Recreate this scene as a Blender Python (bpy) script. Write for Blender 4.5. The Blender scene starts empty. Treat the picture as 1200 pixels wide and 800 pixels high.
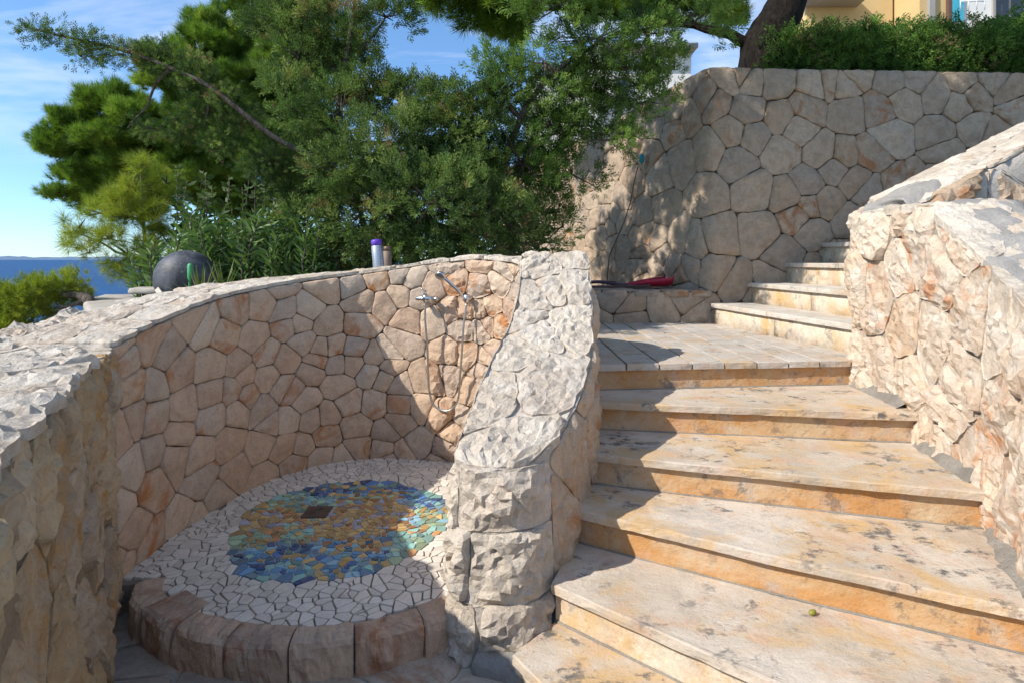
import bpy, math, random
import numpy as np
from mathutils import Vector, noise, Matrix
from mathutils.geometry import delaunay_2d_cdt

random.seed(7)
R = random.Random(7)
NR = np.random.RandomState(7)
scene = bpy.context.scene
COL = scene.collection

# ------------------------------------------------------------------ camera
CAMZ = 1.75
cd = bpy.data.cameras.new('camera')
cam = bpy.data.objects.new('camera', cd)
COL.objects.link(cam)
cam.location = (0, 0, CAMZ)
cam.rotation_euler = (math.pi / 2, 0, 0)
cd.sensor_width = 36.0
cd.lens = 20.0
cd.shift_y = -0.08
cd.clip_start = 0.05
cd.clip_end = 40000
scene.camera = cam

# ------------------------------------------------------------------ light
SUN_TRAVEL = Vector((1.08, 0.52, -1.0)).normalized()
sun_el = math.asin(-SUN_TRAVEL.z)
sun_az = math.atan2(-SUN_TRAVEL.x, -SUN_TRAVEL.y)
world = bpy.data.worlds.new('World')
scene.world = world
world.use_nodes = True
wn = world.node_tree
wn.nodes.clear()
w_out = wn.nodes.new('ShaderNodeOutputWorld')
w_bg = wn.nodes.new('ShaderNodeBackground')
w_bg.inputs['Strength'].default_value = 0.15
sky = wn.nodes.new('ShaderNodeTexSky')
sky.sky_type = 'NISHITA'
sky.sun_disc = False
sky.sun_elevation = sun_el
sky.sun_rotation = sun_az % (2 * math.pi)
sky.altitude = 1200
sky.air_density = 1.0
sky.dust_density = 0.5
sky.ozone_density = 3.0
w_tc = wn.nodes.new('ShaderNodeTexCoord')
w_sep = wn.nodes.new('ShaderNodeSeparateXYZ')
wn.links.new(w_tc.outputs['Generated'], w_sep.inputs[0])
w_add = wn.nodes.new('ShaderNodeMath'); w_add.operation = 'ADD'; w_add.inputs[1].default_value = 0.12
wn.links.new(w_sep.outputs['Z'], w_add.inputs[0])
w_max = wn.nodes.new('ShaderNodeMath'); w_max.operation = 'MAXIMUM'; w_max.inputs[1].default_value = 0.05
wn.links.new(w_add.outputs[0], w_max.inputs[0])
w_div = wn.nodes.new('ShaderNodeVectorMath'); w_div.operation = 'DIVIDE'
w_cmb = wn.nodes.new('ShaderNodeCombineXYZ')
for i in range(2):
    wn.links.new(w_max.outputs[0], w_cmb.inputs[i])
w_cmb.inputs[2].default_value = 1.0
wn.links.new(w_tc.outputs['Generated'], w_div.inputs[0])
wn.links.new(w_cmb.outputs[0], w_div.inputs[1])
w_map = wn.nodes.new('ShaderNodeMapping')
w_map.inputs['Rotation'].default_value = (0, 0, math.radians(24))
w_map.inputs['Location'].default_value = (1.9, 0.1, 0)
w_map.inputs['Scale'].default_value = (0.75, 1.5, 0.0)
wn.links.new(w_div.outputs[0], w_map.inputs[0])
w_noise = wn.nodes.new('ShaderNodeTexNoise')
w_noise.inputs['Scale'].default_value = 1.25
w_noise.inputs['Detail'].default_value = 9
w_noise.inputs['Roughness'].default_value = 0.56
w_noise.inputs['Distortion'].default_value = 0.35
wn.links.new(w_map.outputs[0], w_noise.inputs['Vector'])
w_ramp = wn.nodes.new('ShaderNodeValToRGB')
w_ramp.color_ramp.elements[0].position = 0.47
w_ramp.color_ramp.elements[1].position = 0.74
w_ramp.color_ramp.elements[1].color = (0.9, 0.9, 0.9, 1)
wn.links.new(w_noise.outputs['Fac'], w_ramp.inputs[0])
w_mix = wn.nodes.new('ShaderNodeMix'); w_mix.data_type = 'RGBA'
w_mix.inputs['B'].default_value = (3.9, 4.2, 4.7, 1)
w_fade = wn.nodes.new('ShaderNodeMapRange'); w_fade.interpolation_type = 'SMOOTHSTEP'
w_fade.inputs['From Min'].default_value = 0.06; w_fade.inputs['From Max'].default_value = 0.30
wn.links.new(w_sep.outputs['Z'], w_fade.inputs['Value'])
w_cf = wn.nodes.new('ShaderNodeMath'); w_cf.operation = 'MULTIPLY'
wn.links.new(w_ramp.outputs['Color'], w_cf.inputs[0]); wn.links.new(w_fade.outputs[0], w_cf.inputs[1])
wn.links.new(w_cf.outputs[0], w_mix.inputs['Factor'])
w_tint = wn.nodes.new('ShaderNodeMix'); w_tint.data_type = 'RGBA'; w_tint.blend_type = 'MULTIPLY'
w_tint.inputs['Factor'].default_value = 1.0
w_tint.inputs['B'].default_value = (.76, .92, 1.0, 1)
wn.links.new(sky.outputs[0], w_tint.inputs['A'])
w_even = wn.nodes.new('ShaderNodeMix'); w_even.data_type = 'RGBA'
w_even.inputs['Factor'].default_value = 0.35
w_even.inputs['B'].default_value = (.6, 1.3, 2.55, 1)
wn.links.new(w_tint.outputs['Result'], w_even.inputs['A'])
wn.links.new(w_even.outputs['Result'], w_mix.inputs['A'])
wn.links.new(w_mix.outputs['Result'], w_bg.inputs[0])
wn.links.new(w_bg.outputs[0], w_out.inputs[0])

sd = bpy.data.lights.new('sun', 'SUN')
sd.energy = 3.45
sd.angle = math.radians(0.53)
sd.color = (1.0, 0.94, 0.85)
sun = bpy.data.objects.new('sun', sd)
COL.objects.link(sun)
sun.location = (-20, -12, 20)
sun.rotation_euler = SUN_TRAVEL.to_track_quat('-Z', 'Y').to_euler()

scene.view_settings.view_transform = 'Standard'
scene.view_settings.look = 'None'
scene.view_settings.gamma = 1.0
scene.view_settings.exposure = 0.85
scene.render.engine = 'CYCLES'
scene.cycles.use_denoising = True
scene.cycles.max_bounces = 6
scene.cycles.diffuse_bounces = 4
scene.cycles.glossy_bounces = 2
scene.cycles.transmission_bounces = 3
scene.cycles.use_adaptive_sampling = True
scene.cycles.adaptive_threshold = 0.02
scene.cycles.transparent_max_bounces = 8

# ------------------------------------------------------------------ helpers
F = 1200 * 20.0 / 36.0


def at(px, py, d):
    return Vector(((px - 600) / F * d, d, CAMZ - (py - 304) / F * d))


def tag(o, label=None, cat=None, group=None, kind=None):
    if label: o['label'] = label
    if cat: o['category'] = cat
    if group: o['group'] = group
    if kind: o['kind'] = kind
    return o


def empty(name, loc=(0, 0, 0)):
    # parts are built in world coordinates; the empty stays at the origin of the part data
    o = bpy.data.objects.new(name, None)
    o.empty_display_size = 0.1
    COL.objects.link(o)
    o.location = loc
    return o


def mesh_obj(name, verts, faces, mats, parent=None, smooth=True, mat_idx=None):
    me = bpy.data.meshes.new(name)
    me.from_pydata([tuple(v) for v in verts], [], faces)
    if not isinstance(mats, (list, tuple)):
        mats = [mats]
    for m in mats:
        me.materials.append(m)
    if smooth:
        me.polygons.foreach_set('use_smooth', [True] * len(me.polygons))
    if mat_idx is not None:
        me.polygons.foreach_set('material_index', mat_idx)
    me.update()
    o = bpy.data.objects.new(name, me)
    COL.objects.link(o)
    if parent:
        o.parent = parent
        o.matrix_parent_inverse = Matrix.Translation(-Vector(parent.location))
    return o


def fbm(p, o=4):
    return noise.fractal(p, 1.0, 2.0, o)


def inside(x, y, poly):
    r = False
    n = len(poly)
    for i in range(n):
        x0, y0 = poly[i]; x1, y1 = poly[(i + 1) % n]
        if (y0 > y) != (y1 > y) and x < (x1 - x0) * (y - y0) / (y1 - y0) + x0:
            r = not r
    return r


class Path:
    def __init__(self, pts, smooth=True, step=0.04):
        P = [Vector((p[0], p[1])) for p in pts]
        out = []
        if smooth:
            Q = [P[0] * 2 - P[1]] + P + [P[-1] * 2 - P[-2]]
            for i in range(1, len(Q) - 2):
                a, b, c, d = Q[i - 1], Q[i], Q[i + 1], Q[i + 2]
                n = max(2, int((c - b).length / step))
                for k in range(n):
                    t = k / n
                    out.append(0.5 * ((2 * b) + (c - a) * t + (2 * a - 5 * b + 4 * c - d) * t * t + (3 * b - a - 3 * c + d) * t ** 3))
            out.append(P[-1])
        else:
            for i in range(len(P) - 1):
                n = max(1, int((P[i + 1] - P[i]).length / step))
                for k in range(n):
                    out.append(P[i].lerp(P[i + 1], k / n))
            out.append(P[-1])
        self.p = np.array([(v.x, v.y) for v in out])
        seg = np.linalg.norm(np.diff(self.p, axis=0), axis=1)
        self.s = np.concatenate([[0], np.cumsum(seg)])
        self.L = float(self.s[-1])
        t = np.gradient(self.p, axis=0)
        # smooth tangents a little so corners are rounded
        k = np.ones(5) / 5
        tp = np.pad(t, ((2, 2), (0, 0)), mode='edge')
        t = np.stack([np.convolve(tp[:, i], k, mode='valid') for i in range(2)], 1)
        t /= np.linalg.norm(t, axis=1)[:, None]
        self.n = np.stack([t[:, 1], -t[:, 0]], 1)

    def pos(self, u):
        return Vector((float(np.interp(u, self.s, self.p[:, 0])), float(np.interp(u, self.s, self.p[:, 1]))))

    def nor(self, u):
        v = Vector((float(np.interp(u, self.s, self.n[:, 0])), float(np.interp(u, self.s, self.n[:, 1]))))
        return v.normalized()


def clip(poly, px, py, nx, ny):
    """keep the side where (p - P).n <= 0"""
    out = []
    n = len(poly)
    for i in range(n):
        a = poly[i]; b = poly[(i + 1) % n]
        da = (a[0] - px) * nx + (a[1] - py) * ny
        db = (b[0] - px) * nx + (b[1] - py) * ny
        if da <= 0:
            out.append(a)
        if (da < 0 < db) or (db < 0 < da):
            t = da / (da - db)
            out.append((a[0] + (b[0] - a[0]) * t, a[1] + (b[1] - a[1]) * t))
    return out


def voronoi(seeds, poly, ax=1.0):
    """cells of the seeds inside the convex polygon; ax > 1 stretches cells along the first axis"""
    S = np.array(seeds, dtype=float).copy()
    S[:, 0] /= ax
    base = [(x / ax, y) for x, y in poly]
    cells = []
    for i in range(len(S)):
        d2 = ((S - S[i]) ** 2).sum(1)
        order = np.argsort(d2)[1:45]
        c = base
        for j in order:
            if not c:
                break
            dj = math.sqrt(d2[j])
            rm = max(math.hypot(p[0] - S[i, 0], p[1] - S[i, 1]) for p in c)
            if dj > 2 * rm:
                break
            mx, my = (S[i] + S[j]) / 2
            nx, ny = (S[j] - S[i]) / max(dj, 1e-9)
            c = clip(c, mx, my, nx, ny)
        cells.append([(x * ax, y) for x, y in c] if len(c) >= 3 else [])
    return cells


def area_centroid(poly):
    a = cx = cy = 0.0
    n = len(poly)
    for i in range(n):
        x0, y0 = poly[i]; x1, y1 = poly[(i + 1) % n]
        k = x0 * y1 - x1 * y0
        a += k; cx += (x0 + x1) * k; cy += (y0 + y1) * k
    a *= 0.5
    if abs(a) < 1e-9:
        return 0.0, poly[0]
    return a, (cx / (6 * a), cy / (6 * a))


def seeds_in(u0, u1, v0, v1, size, rnd, relax=1, ax=1.0, vary=0.35):
    """jittered seeds, dropping and merging some so that cell sizes vary, relaxed a little"""
    sv = size / math.sqrt(ax); su = size * math.sqrt(ax)
    nv = max(1, round((v1 - v0) / sv)); nu = max(1, round((u1 - u0) / su))
    pts = []
    for j in range(nv):
        for i in range(nu):
            off = 0.5 if j % 2 else 0.0
            x = u0 + (i + 0.25 + off * 0.9 + rnd.uniform(-.42, .42)) * (u1 - u0) / nu
            y = v0 + (j + 0.5 + rnd.uniform(-.40, .40)) * (v1 - v0) / nv
            r = rnd.random()
            if r < vary * 0.45:
                continue
            pts.append((min(max(x, u0), u1), min(max(y, v0), v1)))
            if r > 1 - vary * 0.4:
                pts.append((min(max(x + rnd.uniform(-.5, .5) * su, u0), u1), min(max(y + rnd.uniform(-.5, .5) * sv, v0), v1)))
    box = [(u0, v0), (u1, v0), (u1, v1), (u0, v1)]
    # a few large stones swallow their neighbours
    big = [p for p in pts if rnd.random() < .07 * vary / .5] if size > .1 else []
    for b_ in big:
        pts = [p for p in pts if p == b_ or math.hypot((p[0] - b_[0]) / ax, p[1] - b_[1]) > size * .85]
    for _ in range(relax):
        cs = voronoi(pts, box, ax)
        q = []
        for c, p in zip(cs, pts):
            if len(c) < 3:
                continue
            a, g = area_centroid(c)
            q.append((p[0] * .45 + g[0] * .55, p[1] * .45 + g[1] * .55))
        pts = q
    return pts


def inset(poly, g):
    a, _ = area_centroid(poly)
    if a < 0:
        poly = poly[::-1]
    c = poly
    n = len(poly)
    for i in range(n):
        x0, y0 = poly[i]; x1, y1 = poly[(i + 1) % n]
        dx, dy = x1 - x0, y1 - y0
        l = math.hypot(dx, dy)
        if l < 1e-6:
            continue
        nx, ny = dy / l, -dx / l
        c = clip(c, x0 - nx * g, y0 - ny * g, nx, ny)
        if len(c) < 3:
            return []
    return c


def chaikin(poly, k=0.22):
    out = []
    n = len(poly)
    for i in range(n):
        a = poly[i]; b = poly[(i + 1) % n]
        out.append((a[0] + (b[0] - a[0]) * k, a[1] + (b[1] - a[1]) * k))
        out.append((a[0] + (b[0] - a[0]) * (1 - k), a[1] + (b[1] - a[1]) * (1 - k)))
    return out


def resample(poly, n):
    P = np.array(poly + [poly[0]])
    s = np.concatenate([[0], np.cumsum(np.linalg.norm(np.diff(P, axis=0), axis=1))])
    t = np.linspace(0, s[-1], n, endpoint=False)
    return list(zip(np.interp(t, s, P[:, 0]), np.interp(t, s, P[:, 1])))


def stone_mesh(poly, mapf, rnd, gap=0.008, bulge=0.03, rough=0.012, npts=22, rings=(1.0, .985, .95, .86, .66, .36), back=0.06,
               facets=0.25, wav=0.006, rnk=0.10, crease=0.0, hewn=0.0):
    """one stone: a polygon cell with rounded corners, a chiselled, uneven face and sides going back into the wall"""
    p = inset(poly, gap)
    if len(p) < 3:
        return None
    a, g = area_centroid(p)
    if a < 0.0008:
        return None
    p = chaikin(p, rnk)
    if rnk > .11: p = chaikin(p, 0.25)
    p = resample(p, npts)
    size = math.sqrt(a)
    ox, oy, oz = rnd.uniform(0, 90), rnd.uniform(0, 90), rnd.uniform(0, 90)
    q = []
    for x, y in p:
        k = noise.noise((x * 14 + ox, y * 14 + oy, oz)) * wav
        dx, dy = x - g[0], y - g[1]
        l = math.hypot(dx, dy) + 1e-6
        q.append((x + dx / l * k, y + dy / l * k))
    p = q
    planes = []
    for k in range(5):
        th = rnd.uniform(0, 6.283)
        sl = rnd.uniform(0, facets)
        planes.append((math.cos(th) * sl, math.sin(th) * sl, rnd.uniform(0.0, 0.25) * size * facets))
    b = bulge * rnd.uniform(.6, 1.25)

    def height(x, y, r):
        du, dv = x - g[0], y - g[1]
        fac = min(pl[0] * du + pl[1] * dv + pl[2] for pl in planes)
        edge = 1.0 - .62 * max(0.0, (r - 0.80) / 0.20) ** 2 - .16 * r * r
        n1 = noise.noise((x * 5 + ox, y * 5 + oy, oz))
        n2 = noise.noise((x * 17 + oy, y * 17 + oz, ox))
        n3 = noise.noise((x * 45 + oz, y * 45 + ox, oy))
        cr = 0.0
        if crease:
            m1 = noise.noise((x * 8 + oz, y * 8 + oy, ox)); m2 = noise.noise((x * 19 + ox, y * 19 + oz, oy))
            m3 = noise.noise((x * 38 + oy, y * 38 + ox, oz))
            cr = crease * (abs(m1) * 1.0 + abs(m2) * .6 + abs(m3) * .5 - .45)
        return b * (0.25 + 0.75 * edge) + fac + rough * (n1 + .55 * n2 + .3 * n3) + cr
    V = []; faces = []
    n = npts
    for x, y in p:
        V.append(mapf(x, y, -back))
    if hewn:
        # rough-hewn face: scattered points triangulated into irregular little facets
        for x, y in p:
            V.append(mapf(x, y, b * rnd.uniform(.10, .35)))
        ring = []
        for x, y in p:
            l = math.hypot(x - g[0], y - g[1]) + 1e-6
            k = 1 - min(.35, rnd.uniform(.006, .016) / l)
            ring.append(Vector((g[0] + (x - g[0]) * k, g[1] + (y - g[1]) * k)))
        x0 = min(q.x for q in ring); x1 = max(q.x for q in ring); y0 = min(q.y for q in ring); y1 = max(q.y for q in ring)
        RP = np.array([(q.x, q.y) for q in ring])
        pts = list(ring)
        yv = y0 + hewn * .5
        row_ = 0
        rl_poly = [(q.x, q.y) for q in ring]
        while yv < y1:
            xv = x0 + (hewn * .5 if row_ % 2 else 0)
            while xv < x1:
                qx = xv + rnd.uniform(-.38, .38) * hewn; qy = yv + rnd.uniform(-.38, .38) * hewn
                if inside(qx, qy, rl_poly) and ((RP - (qx, qy)) ** 2).sum(1).min() > (hewn * .45) ** 2:
                    pts.append(Vector((qx, qy)))
                xv += hewn
            yv += hewn * .87
            row_ += 1
        tv, _, tf, ov, _, _ = delaunay_2d_cdt(pts, [], [list(range(n))], 1, 1e-6)
        o = len(V)
        idx = {}
        for k, src in enumerate(ov):
            for q in src:
                idx[q] = k
        for k, q in enumerate(tv):
            dm = math.sqrt(((RP - (q.x, q.y)) ** 2).sum(1).min())
            r = max(0.0, 1 - dm / (size * .5))
            h = height(q.x, q.y, r * .9)
            h += rnd.uniform(-1, 1) * crease * .22 * (1 if dm > 1e-5 else .5)
            if dm < 1e-5:
                h -= b * .22
            V.append(mapf(q.x, q.y, max(h, b * .05)))
        for i in range(n):
            j = (i + 1) % n
            faces.append((i, j, n + j, n + i))
            if i in idx and j in idx:
                faces.append((n + i, n + j, o + idx[j], o + idx[i]))
        for f in tf:
            faces.append(tuple(o + k for k in f))
        return V, faces
    nr = 1
    for r in rings:
        for x, y in p:
            xx = g[0] + (x - g[0]) * r; yy = g[1] + (y - g[1]) * r
            h = height(xx, yy, r)
            if r == 1.0:
                h -= b * 0.25
            V.append(mapf(xx, yy, h))
        nr += 1
    V.append(mapf(g[0], g[1], height(g[0], g[1], 0)))
    c = len(V) - 1
    for k in range(nr - 1):
        for i in range(n):
            j = (i + 1) % n
            faces.append((k * n + i, k * n + j, (k + 1) * n + j, (k + 1) * n + i))
    k = nr - 1
    for i in range(n):
        faces.append((k * n + i, k * n + (i + 1) % n, c))
    return V, faces


def lay_stones(parent, name, mat, cells, mapf, rnd, flat=False, **kw):
    out = []
    for c in cells:
        if len(c) < 3:
            continue
        r = stone_mesh(c, mapf, rnd, **kw)
        if r is None:
            continue
        m = mat if not isinstance(mat, list) else rnd.choice(mat)
        out.append(mesh_obj(name, r[0], r[1], m, parent, not flat))
    return out


def face_cells(u0, u1, vtop, vmax, size, rnd, ax=1.15, v0=0.0, relax=1, vary=.35):
    """cells over a wall face from v0 to vtop(u)"""
    sd_ = seeds_in(u0, u1, v0, vmax, size, rnd, relax, ax, vary)
    sd_ = [s for s in sd_ if s[1] < vtop(s[0]) + size * .1]
    cells = voronoi(sd_, [(u0, v0), (u1, v0), (u1, vmax + .3), (u0, vmax + .3)], ax)
    out = []
    for c, s in zip(cells, sd_):
        if len(c) < 3:
            continue
        uc = s[0]
        e = 0.08
        t0, t1 = vtop(uc - e), vtop(uc + e)
        dx, dy = 2 * e, t1 - t0
        l = math.hypot(dx, dy)
        c = clip(c, uc, (t0 + t1) / 2, -dy / l, dx / l)
        if len(c) >= 3:
            out.append(c)
    return out


def grid_mesh(name, rows, mat, parent=None, smooth=True, disp=0.0, freq=8.0, closed=False):
    """loft rows of points; optional noise displacement"""
    nv = len(rows[0])
    V = []; Fc = []
    for r in rows:
        for p in r:
            p = Vector(p)
            if disp:
                q = p * freq
                p = p + Vector((noise.noise(q), noise.noise(q + Vector((31, 7, 3))), noise.noise(q + Vector((5, 57, 11))))) * disp \
                    + noise.noise_vector(p * freq * 3.1) * disp * .4
            V.append(p)
    for i in range(len(rows) - 1):
        for j in range(nv - 1):
            a = i * nv + j
            Fc.append((a, a + 1, a + nv + 1, a + nv))
    return mesh_obj(name, V, Fc, mat, parent, smooth)


def tube(pts, radii, n=8, cap=True):
    """verts and faces of a tube along pts"""
    V = []; Fc = []
    m = len(pts)
    pts = [Vector(p) for p in pts]
    if not isinstance(radii, (list, tuple)):
        radii = [radii] * m
    up = None
    for i in range(m):
        t = (pts[min(i + 1, m - 1)] - pts[max(i - 1, 0)])
        if t.length < 1e-9:
            t = Vector((0, 0, 1))
        t.normalize()
        if up is None:
            up = t.orthogonal().normalized()
        s = (up - t * up.dot(t))
        if s.length < 1e-6:
            s = t.orthogonal()
        s.normalize(); up = s
        b = t.cross(s)
        for k in range(n):
            a = 2 * math.pi * k / n
            V.append(pts[i] + (s * math.cos(a) + b * math.sin(a)) * radii[i])
    for i in range(m - 1):
        for k in range(n):
            j = (k + 1) % n
            Fc.append((i * n + k, i * n + j, (i + 1) * n + j, (i + 1) * n + k))
    if cap:
        Fc.append(tuple(range(n - 1, -1, -1)))
        Fc.append(tuple((m - 1) * n + k for k in range(n)))
    return V, Fc


def join(parts):
    V = []; Fc = []
    for v, f in parts:
        o = len(V)
        V += list(v)
        Fc += [tuple(i + o for i in q) for q in f]
    return V, Fc


def box(x0, x1, y0, y1, z0, z1):
    V = [(x0, y0, z0), (x1, y0, z0), (x1, y1, z0), (x0, y1, z0), (x0, y0, z1), (x1, y0, z1), (x1, y1, z1), (x0, y1, z1)]
    Fc = [(3, 2, 1, 0), (4, 5, 6, 7), (0, 1, 5, 4), (1, 2, 6, 5), (2, 3, 7, 6), (3, 0, 4, 7)]
    return V, Fc


def lathe(prof, center, n=20, axis=None):
    V = []; Fc = []
    c = Vector(center)
    M = Matrix.Identity(3)
    if axis is not None:
        M = Vector((0, 0, 1)).rotation_difference(Vector(axis)).to_matrix()
    for r, z in prof:
        for k in range(n):
            a = 2 * math.pi * k / n
            V.append(c + M @ Vector((r * math.cos(a), r * math.sin(a), z)))
    for i in range(len(prof) - 1):
        for k in range(n):
            j = (k + 1) % n
            Fc.append((i * n + k, i * n + j, (i + 1) * n + j, (i + 1) * n + k))
    Fc.append(tuple(range(n - 1, -1, -1)))
    Fc.append(tuple((len(prof) - 1) * n + k for k in range(n)))
    return V, Fc


def slab(outline, ztop, th, wav=0.003, step=0.05, ch=0.008, tilt=None, seed=0.0):
    """a stone slab from a plan outline, edges slightly chipped and chamfered; two rings of top faces"""
    P = [Vector((x, y)) for x, y in outline]
    a, _ = area_centroid([(p.x, p.y) for p in P])
    if a < 0:
        P = P[::-1]
    pts = []
    n = len(P)
    for i in range(n):
        A, B = P[i], P[(i + 1) % n]
        k = max(1, int((B - A).length / step))
        for j in range(k):
            pts.append(A.lerp(B, j / k))
    g = sum(pts, Vector((0, 0))) / len(pts)
    m = len(pts)
    nor = []
    for i in range(m):
        t = pts[(i + 1) % m] - pts[i - 1]
        t.normalize()
        nor.append(Vector((t.y, -t.x)))
    rings = [(-ch * 1.6, 0.0), (-ch * .5, -ch * .35), (0, -ch * 1.1), (0.0, -th * .55), (-ch * .2, -th + ch * .5), (-ch * .8, -th)]
    V = []; Fc = []
    for k, (o, dz) in enumerate(rings):
        for i in range(m):
            q = pts[i]
            w = (noise.noise((q.x * 9 + seed, q.y * 9, k * .35 + seed)) + .5 * noise.noise((q.x * 31, q.y * 31 + seed, k * .9))) * wav
            p = q + nor[i] * (o + w)
            z = ztop + dz + (tilt(p.x, p.y) if tilt else 0)
            V.append((p.x, p.y, z))
    for k in range(len(rings) - 1):
        for i in range(m):
            j = (i + 1) % m
            Fc.append((k * m + j, k * m + i, (k + 1) * m + i, (k + 1) * m + j))
    Fc.append(tuple(range(m)))
    Fc.append(tuple((len(rings) - 1) * m + i for i in range(m - 1, -1, -1)))
    return V, Fc


# ------------------------------------------------------------------ materials
class NT:
    def __init__(self, name):
        self.m = bpy.data.materials.new(name)
        self.m.use_nodes = True
        self.t = self.m.node_tree
        self.bsdf = self.t.nodes['Principled BSDF']
        self.out = self.t.nodes['Material Output']

    def n(self, ty, **kw):
        x = self.t.nodes.new(ty)
        for k, v in kw.items():
            setattr(x, k, v)
        return x

    def l(self, a, b):
        self.t.links.new(a, b)

    def coords(self, rand=True, scale=(1, 1, 1)):
        g = self.n('ShaderNodeNewGeometry')
        src = g.outputs['Position']
        if rand:
            oi = self.n('ShaderNodeObjectInfo')
            mu = self.n('ShaderNodeMath', operation='MULTIPLY'); mu.inputs[1].default_value = 53.0
            self.l(oi.outputs['Random'], mu.inputs[0])
            ad = self.n('ShaderNodeVectorMath', operation='ADD')
            self.l(src, ad.inputs[0]); self.l(mu.outputs[0], ad.inputs[1])
            src = ad.outputs[0]
        if scale != (1, 1, 1):
            mp = self.n('ShaderNodeMapping'); mp.inputs['Scale'].default_value = scale
            self.l(src, mp.inputs[0]); src = mp.outputs[0]
        return src

    def noise(self, vec, scale, detail=4, rough=.55, dist=0.0, out='Fac'):
        x = self.n('ShaderNodeTexNoise')
        x.inputs['Scale'].default_value = scale; x.inputs['Detail'].default_value = detail
        x.inputs['Roughness'].default_value = rough; x.inputs['Distortion'].default_value = dist
        if vec is not None: self.l(vec, x.inputs['Vector'])
        return x.outputs[out]

    def ramp(self, fac, stops, interp='LINEAR'):
        x = self.n('ShaderNodeValToRGB')
        cr = x.color_ramp
        cr.interpolation = interp
        while len(cr.elements) < len(stops):
            cr.elements.new(0.5)
        for e, (p, c) in zip(cr.elements, stops):
            e.position = p
            e.color = (c, c, c, 1) if not isinstance(c, tuple) else (c[0], c[1], c[2], 1)
        self.l(fac, x.inputs[0])
        return x.outputs['Color']

    def mix(self, fac, a, b, mode='MIX'):
        x = self.n('ShaderNodeMix', data_type='RGBA', blend_type=mode)
        for s, v in (('Factor', fac), ('A', a), ('B', b)):
            if isinstance(v, (int, float)): x.inputs[s].default_value = v
            elif isinstance(v, tuple): x.inputs[s].default_value = (v[0], v[1], v[2], 1)
            else: self.l(v, x.inputs[s])
        return x.outputs['Result']

    def math(self, op, a, b):
        x = self.n('ShaderNodeMath', operation=op)
        for i, v in enumerate((a, b)):
            if isinstance(v, (int, float)): x.inputs[i].default_value = v
            else: self.l(v, x.inputs[i])
        return x.outputs[0]

    def bump(self, h, strength=.5, dist=.01, prev=None):
        b = self.n('ShaderNodeBump')
        b.inputs['Strength'].default_value = strength; b.inputs['Distance'].default_value = dist
        self.l(h, b.inputs['Height'])
        if prev is not None: self.l(prev, b.inputs['Normal'])
        return b.outputs[0]

    def rnd(self):
        return self.n('ShaderNodeObjectInfo').outputs['Random']

    def done(self, color, rough=.85, normal=None, spec=.3, metallic=0.0):
        b = self.bsdf
        if isinstance(color, tuple): b.inputs['Base Color'].default_value = (*color, 1)
        else: self.l(color, b.inputs['Base Color'])
        if isinstance(rough, (int, float)): b.inputs['Roughness'].default_value = rough
        else: self.l(rough, b.inputs['Roughness'])
        b.inputs['Specular IOR Level'].default_value = spec
        b.inputs['Metallic'].default_value = metallic
        if normal is not None: self.l(normal, b.inputs['Normal'])
        return self.m


def stone_mat(name, tones, stain=.5, stain_col=(.42, .17, .055), dark=.35, bump=.6, veins=.35, pale=None, bscale=1.0):
    t = NT(name)
    v = t.coords()
    r = t.rnd()
    n = len(tones)
    base = t.ramp(r, [(i / (n - 1), c) for i, c in enumerate(tones)])
    big = t.noise(v, 3.2, 6, .6, .4)
    c = t.mix(t.ramp(big, [(.3, 0.0), (.7, .55)]), base, t.mix(1.0, base, (1.22, 1.16, 1.08), 'MULTIPLY'))
    mid = t.noise(v, 11, 8, .65, .6)
    c = t.mix(t.ramp(mid, [(.36, dark), (.58, 0.0)]), c, t.mix(1.0, c, (.52, .49, .46), 'MULTIPLY'))
    # iron stains on some stones
    r2 = t.math('FRACT', t.math('MULTIPLY', r, 17.37), 0)
    some = t.ramp(r2, [(1 - stain, 0.0), (min(1, 1 - stain + .25), 1.0)])
    st = t.ramp(t.noise(v, 4.5, 7, .62, 1.2), [(.50, 0.0), (.64, .9)])
    c = t.mix(t.math('MULTIPLY', some, st), c, stain_col)
    sp = t.ramp(t.noise(v, 70, 3, .6), [(.30, .5), (.44, 0.0)])
    c = t.mix(sp, c, t.mix(1.0, c, (.55, .52, .5), 'MULTIPLY'))
    if pale:
        pl = t.ramp(t.noise(v, 6.5, 7, .6, .8), [(.48, 0.0), (.66, .8)])
        c = t.mix(pl, c, pale)
    vo = t.n('ShaderNodeTexVoronoi', feature='DISTANCE_TO_EDGE'); vo.inputs['Scale'].default_value = 7
    wv = t.n('ShaderNodeVectorMath', operation='ADD')
    nz = t.noise(v, 5, 5, .6, 0, 'Color')
    t.l(v, wv.inputs[0]); t.l(nz, wv.inputs[1]); t.l(wv.outputs[0], vo.inputs['Vector'])
    crack = t.ramp(vo.outputs['Distance'], [(0.0, 1.0), (.025, 0.0)])
    crack = t.math('MULTIPLY', crack, t.ramp(t.noise(v, 2.5, 3), [(.5, 0.0), (.62, 1.0)]))
    c = t.mix(t.math('MULTIPLY', crack, veins), c, (.10, .075, .055))
    hx = t.n('ShaderNodeTexNoise', noise_type='RIDGED_MULTIFRACTAL')
    hx.inputs['Scale'].default_value = 6 * bscale; hx.inputs['Detail'].default_value = 8; hx.inputs['Roughness'].default_value = .6
    t.l(v, hx.inputs['Vector'])
    h1 = t.math('ADD', t.math('MULTIPLY', hx.outputs['Fac'], -.35), t.noise(v, 14 * bscale, 9, .68, .3))
    h2 = t.noise(v, 60 * bscale, 5, .7)
    nrm = t.bump(h1, bump, .03)
    nrm = t.bump(h2, bump * .6, .006, nrm)
    nrm = t.bump(crack, -.35, .006, nrm)
    return t.done(c, .9, nrm, .2)


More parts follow.
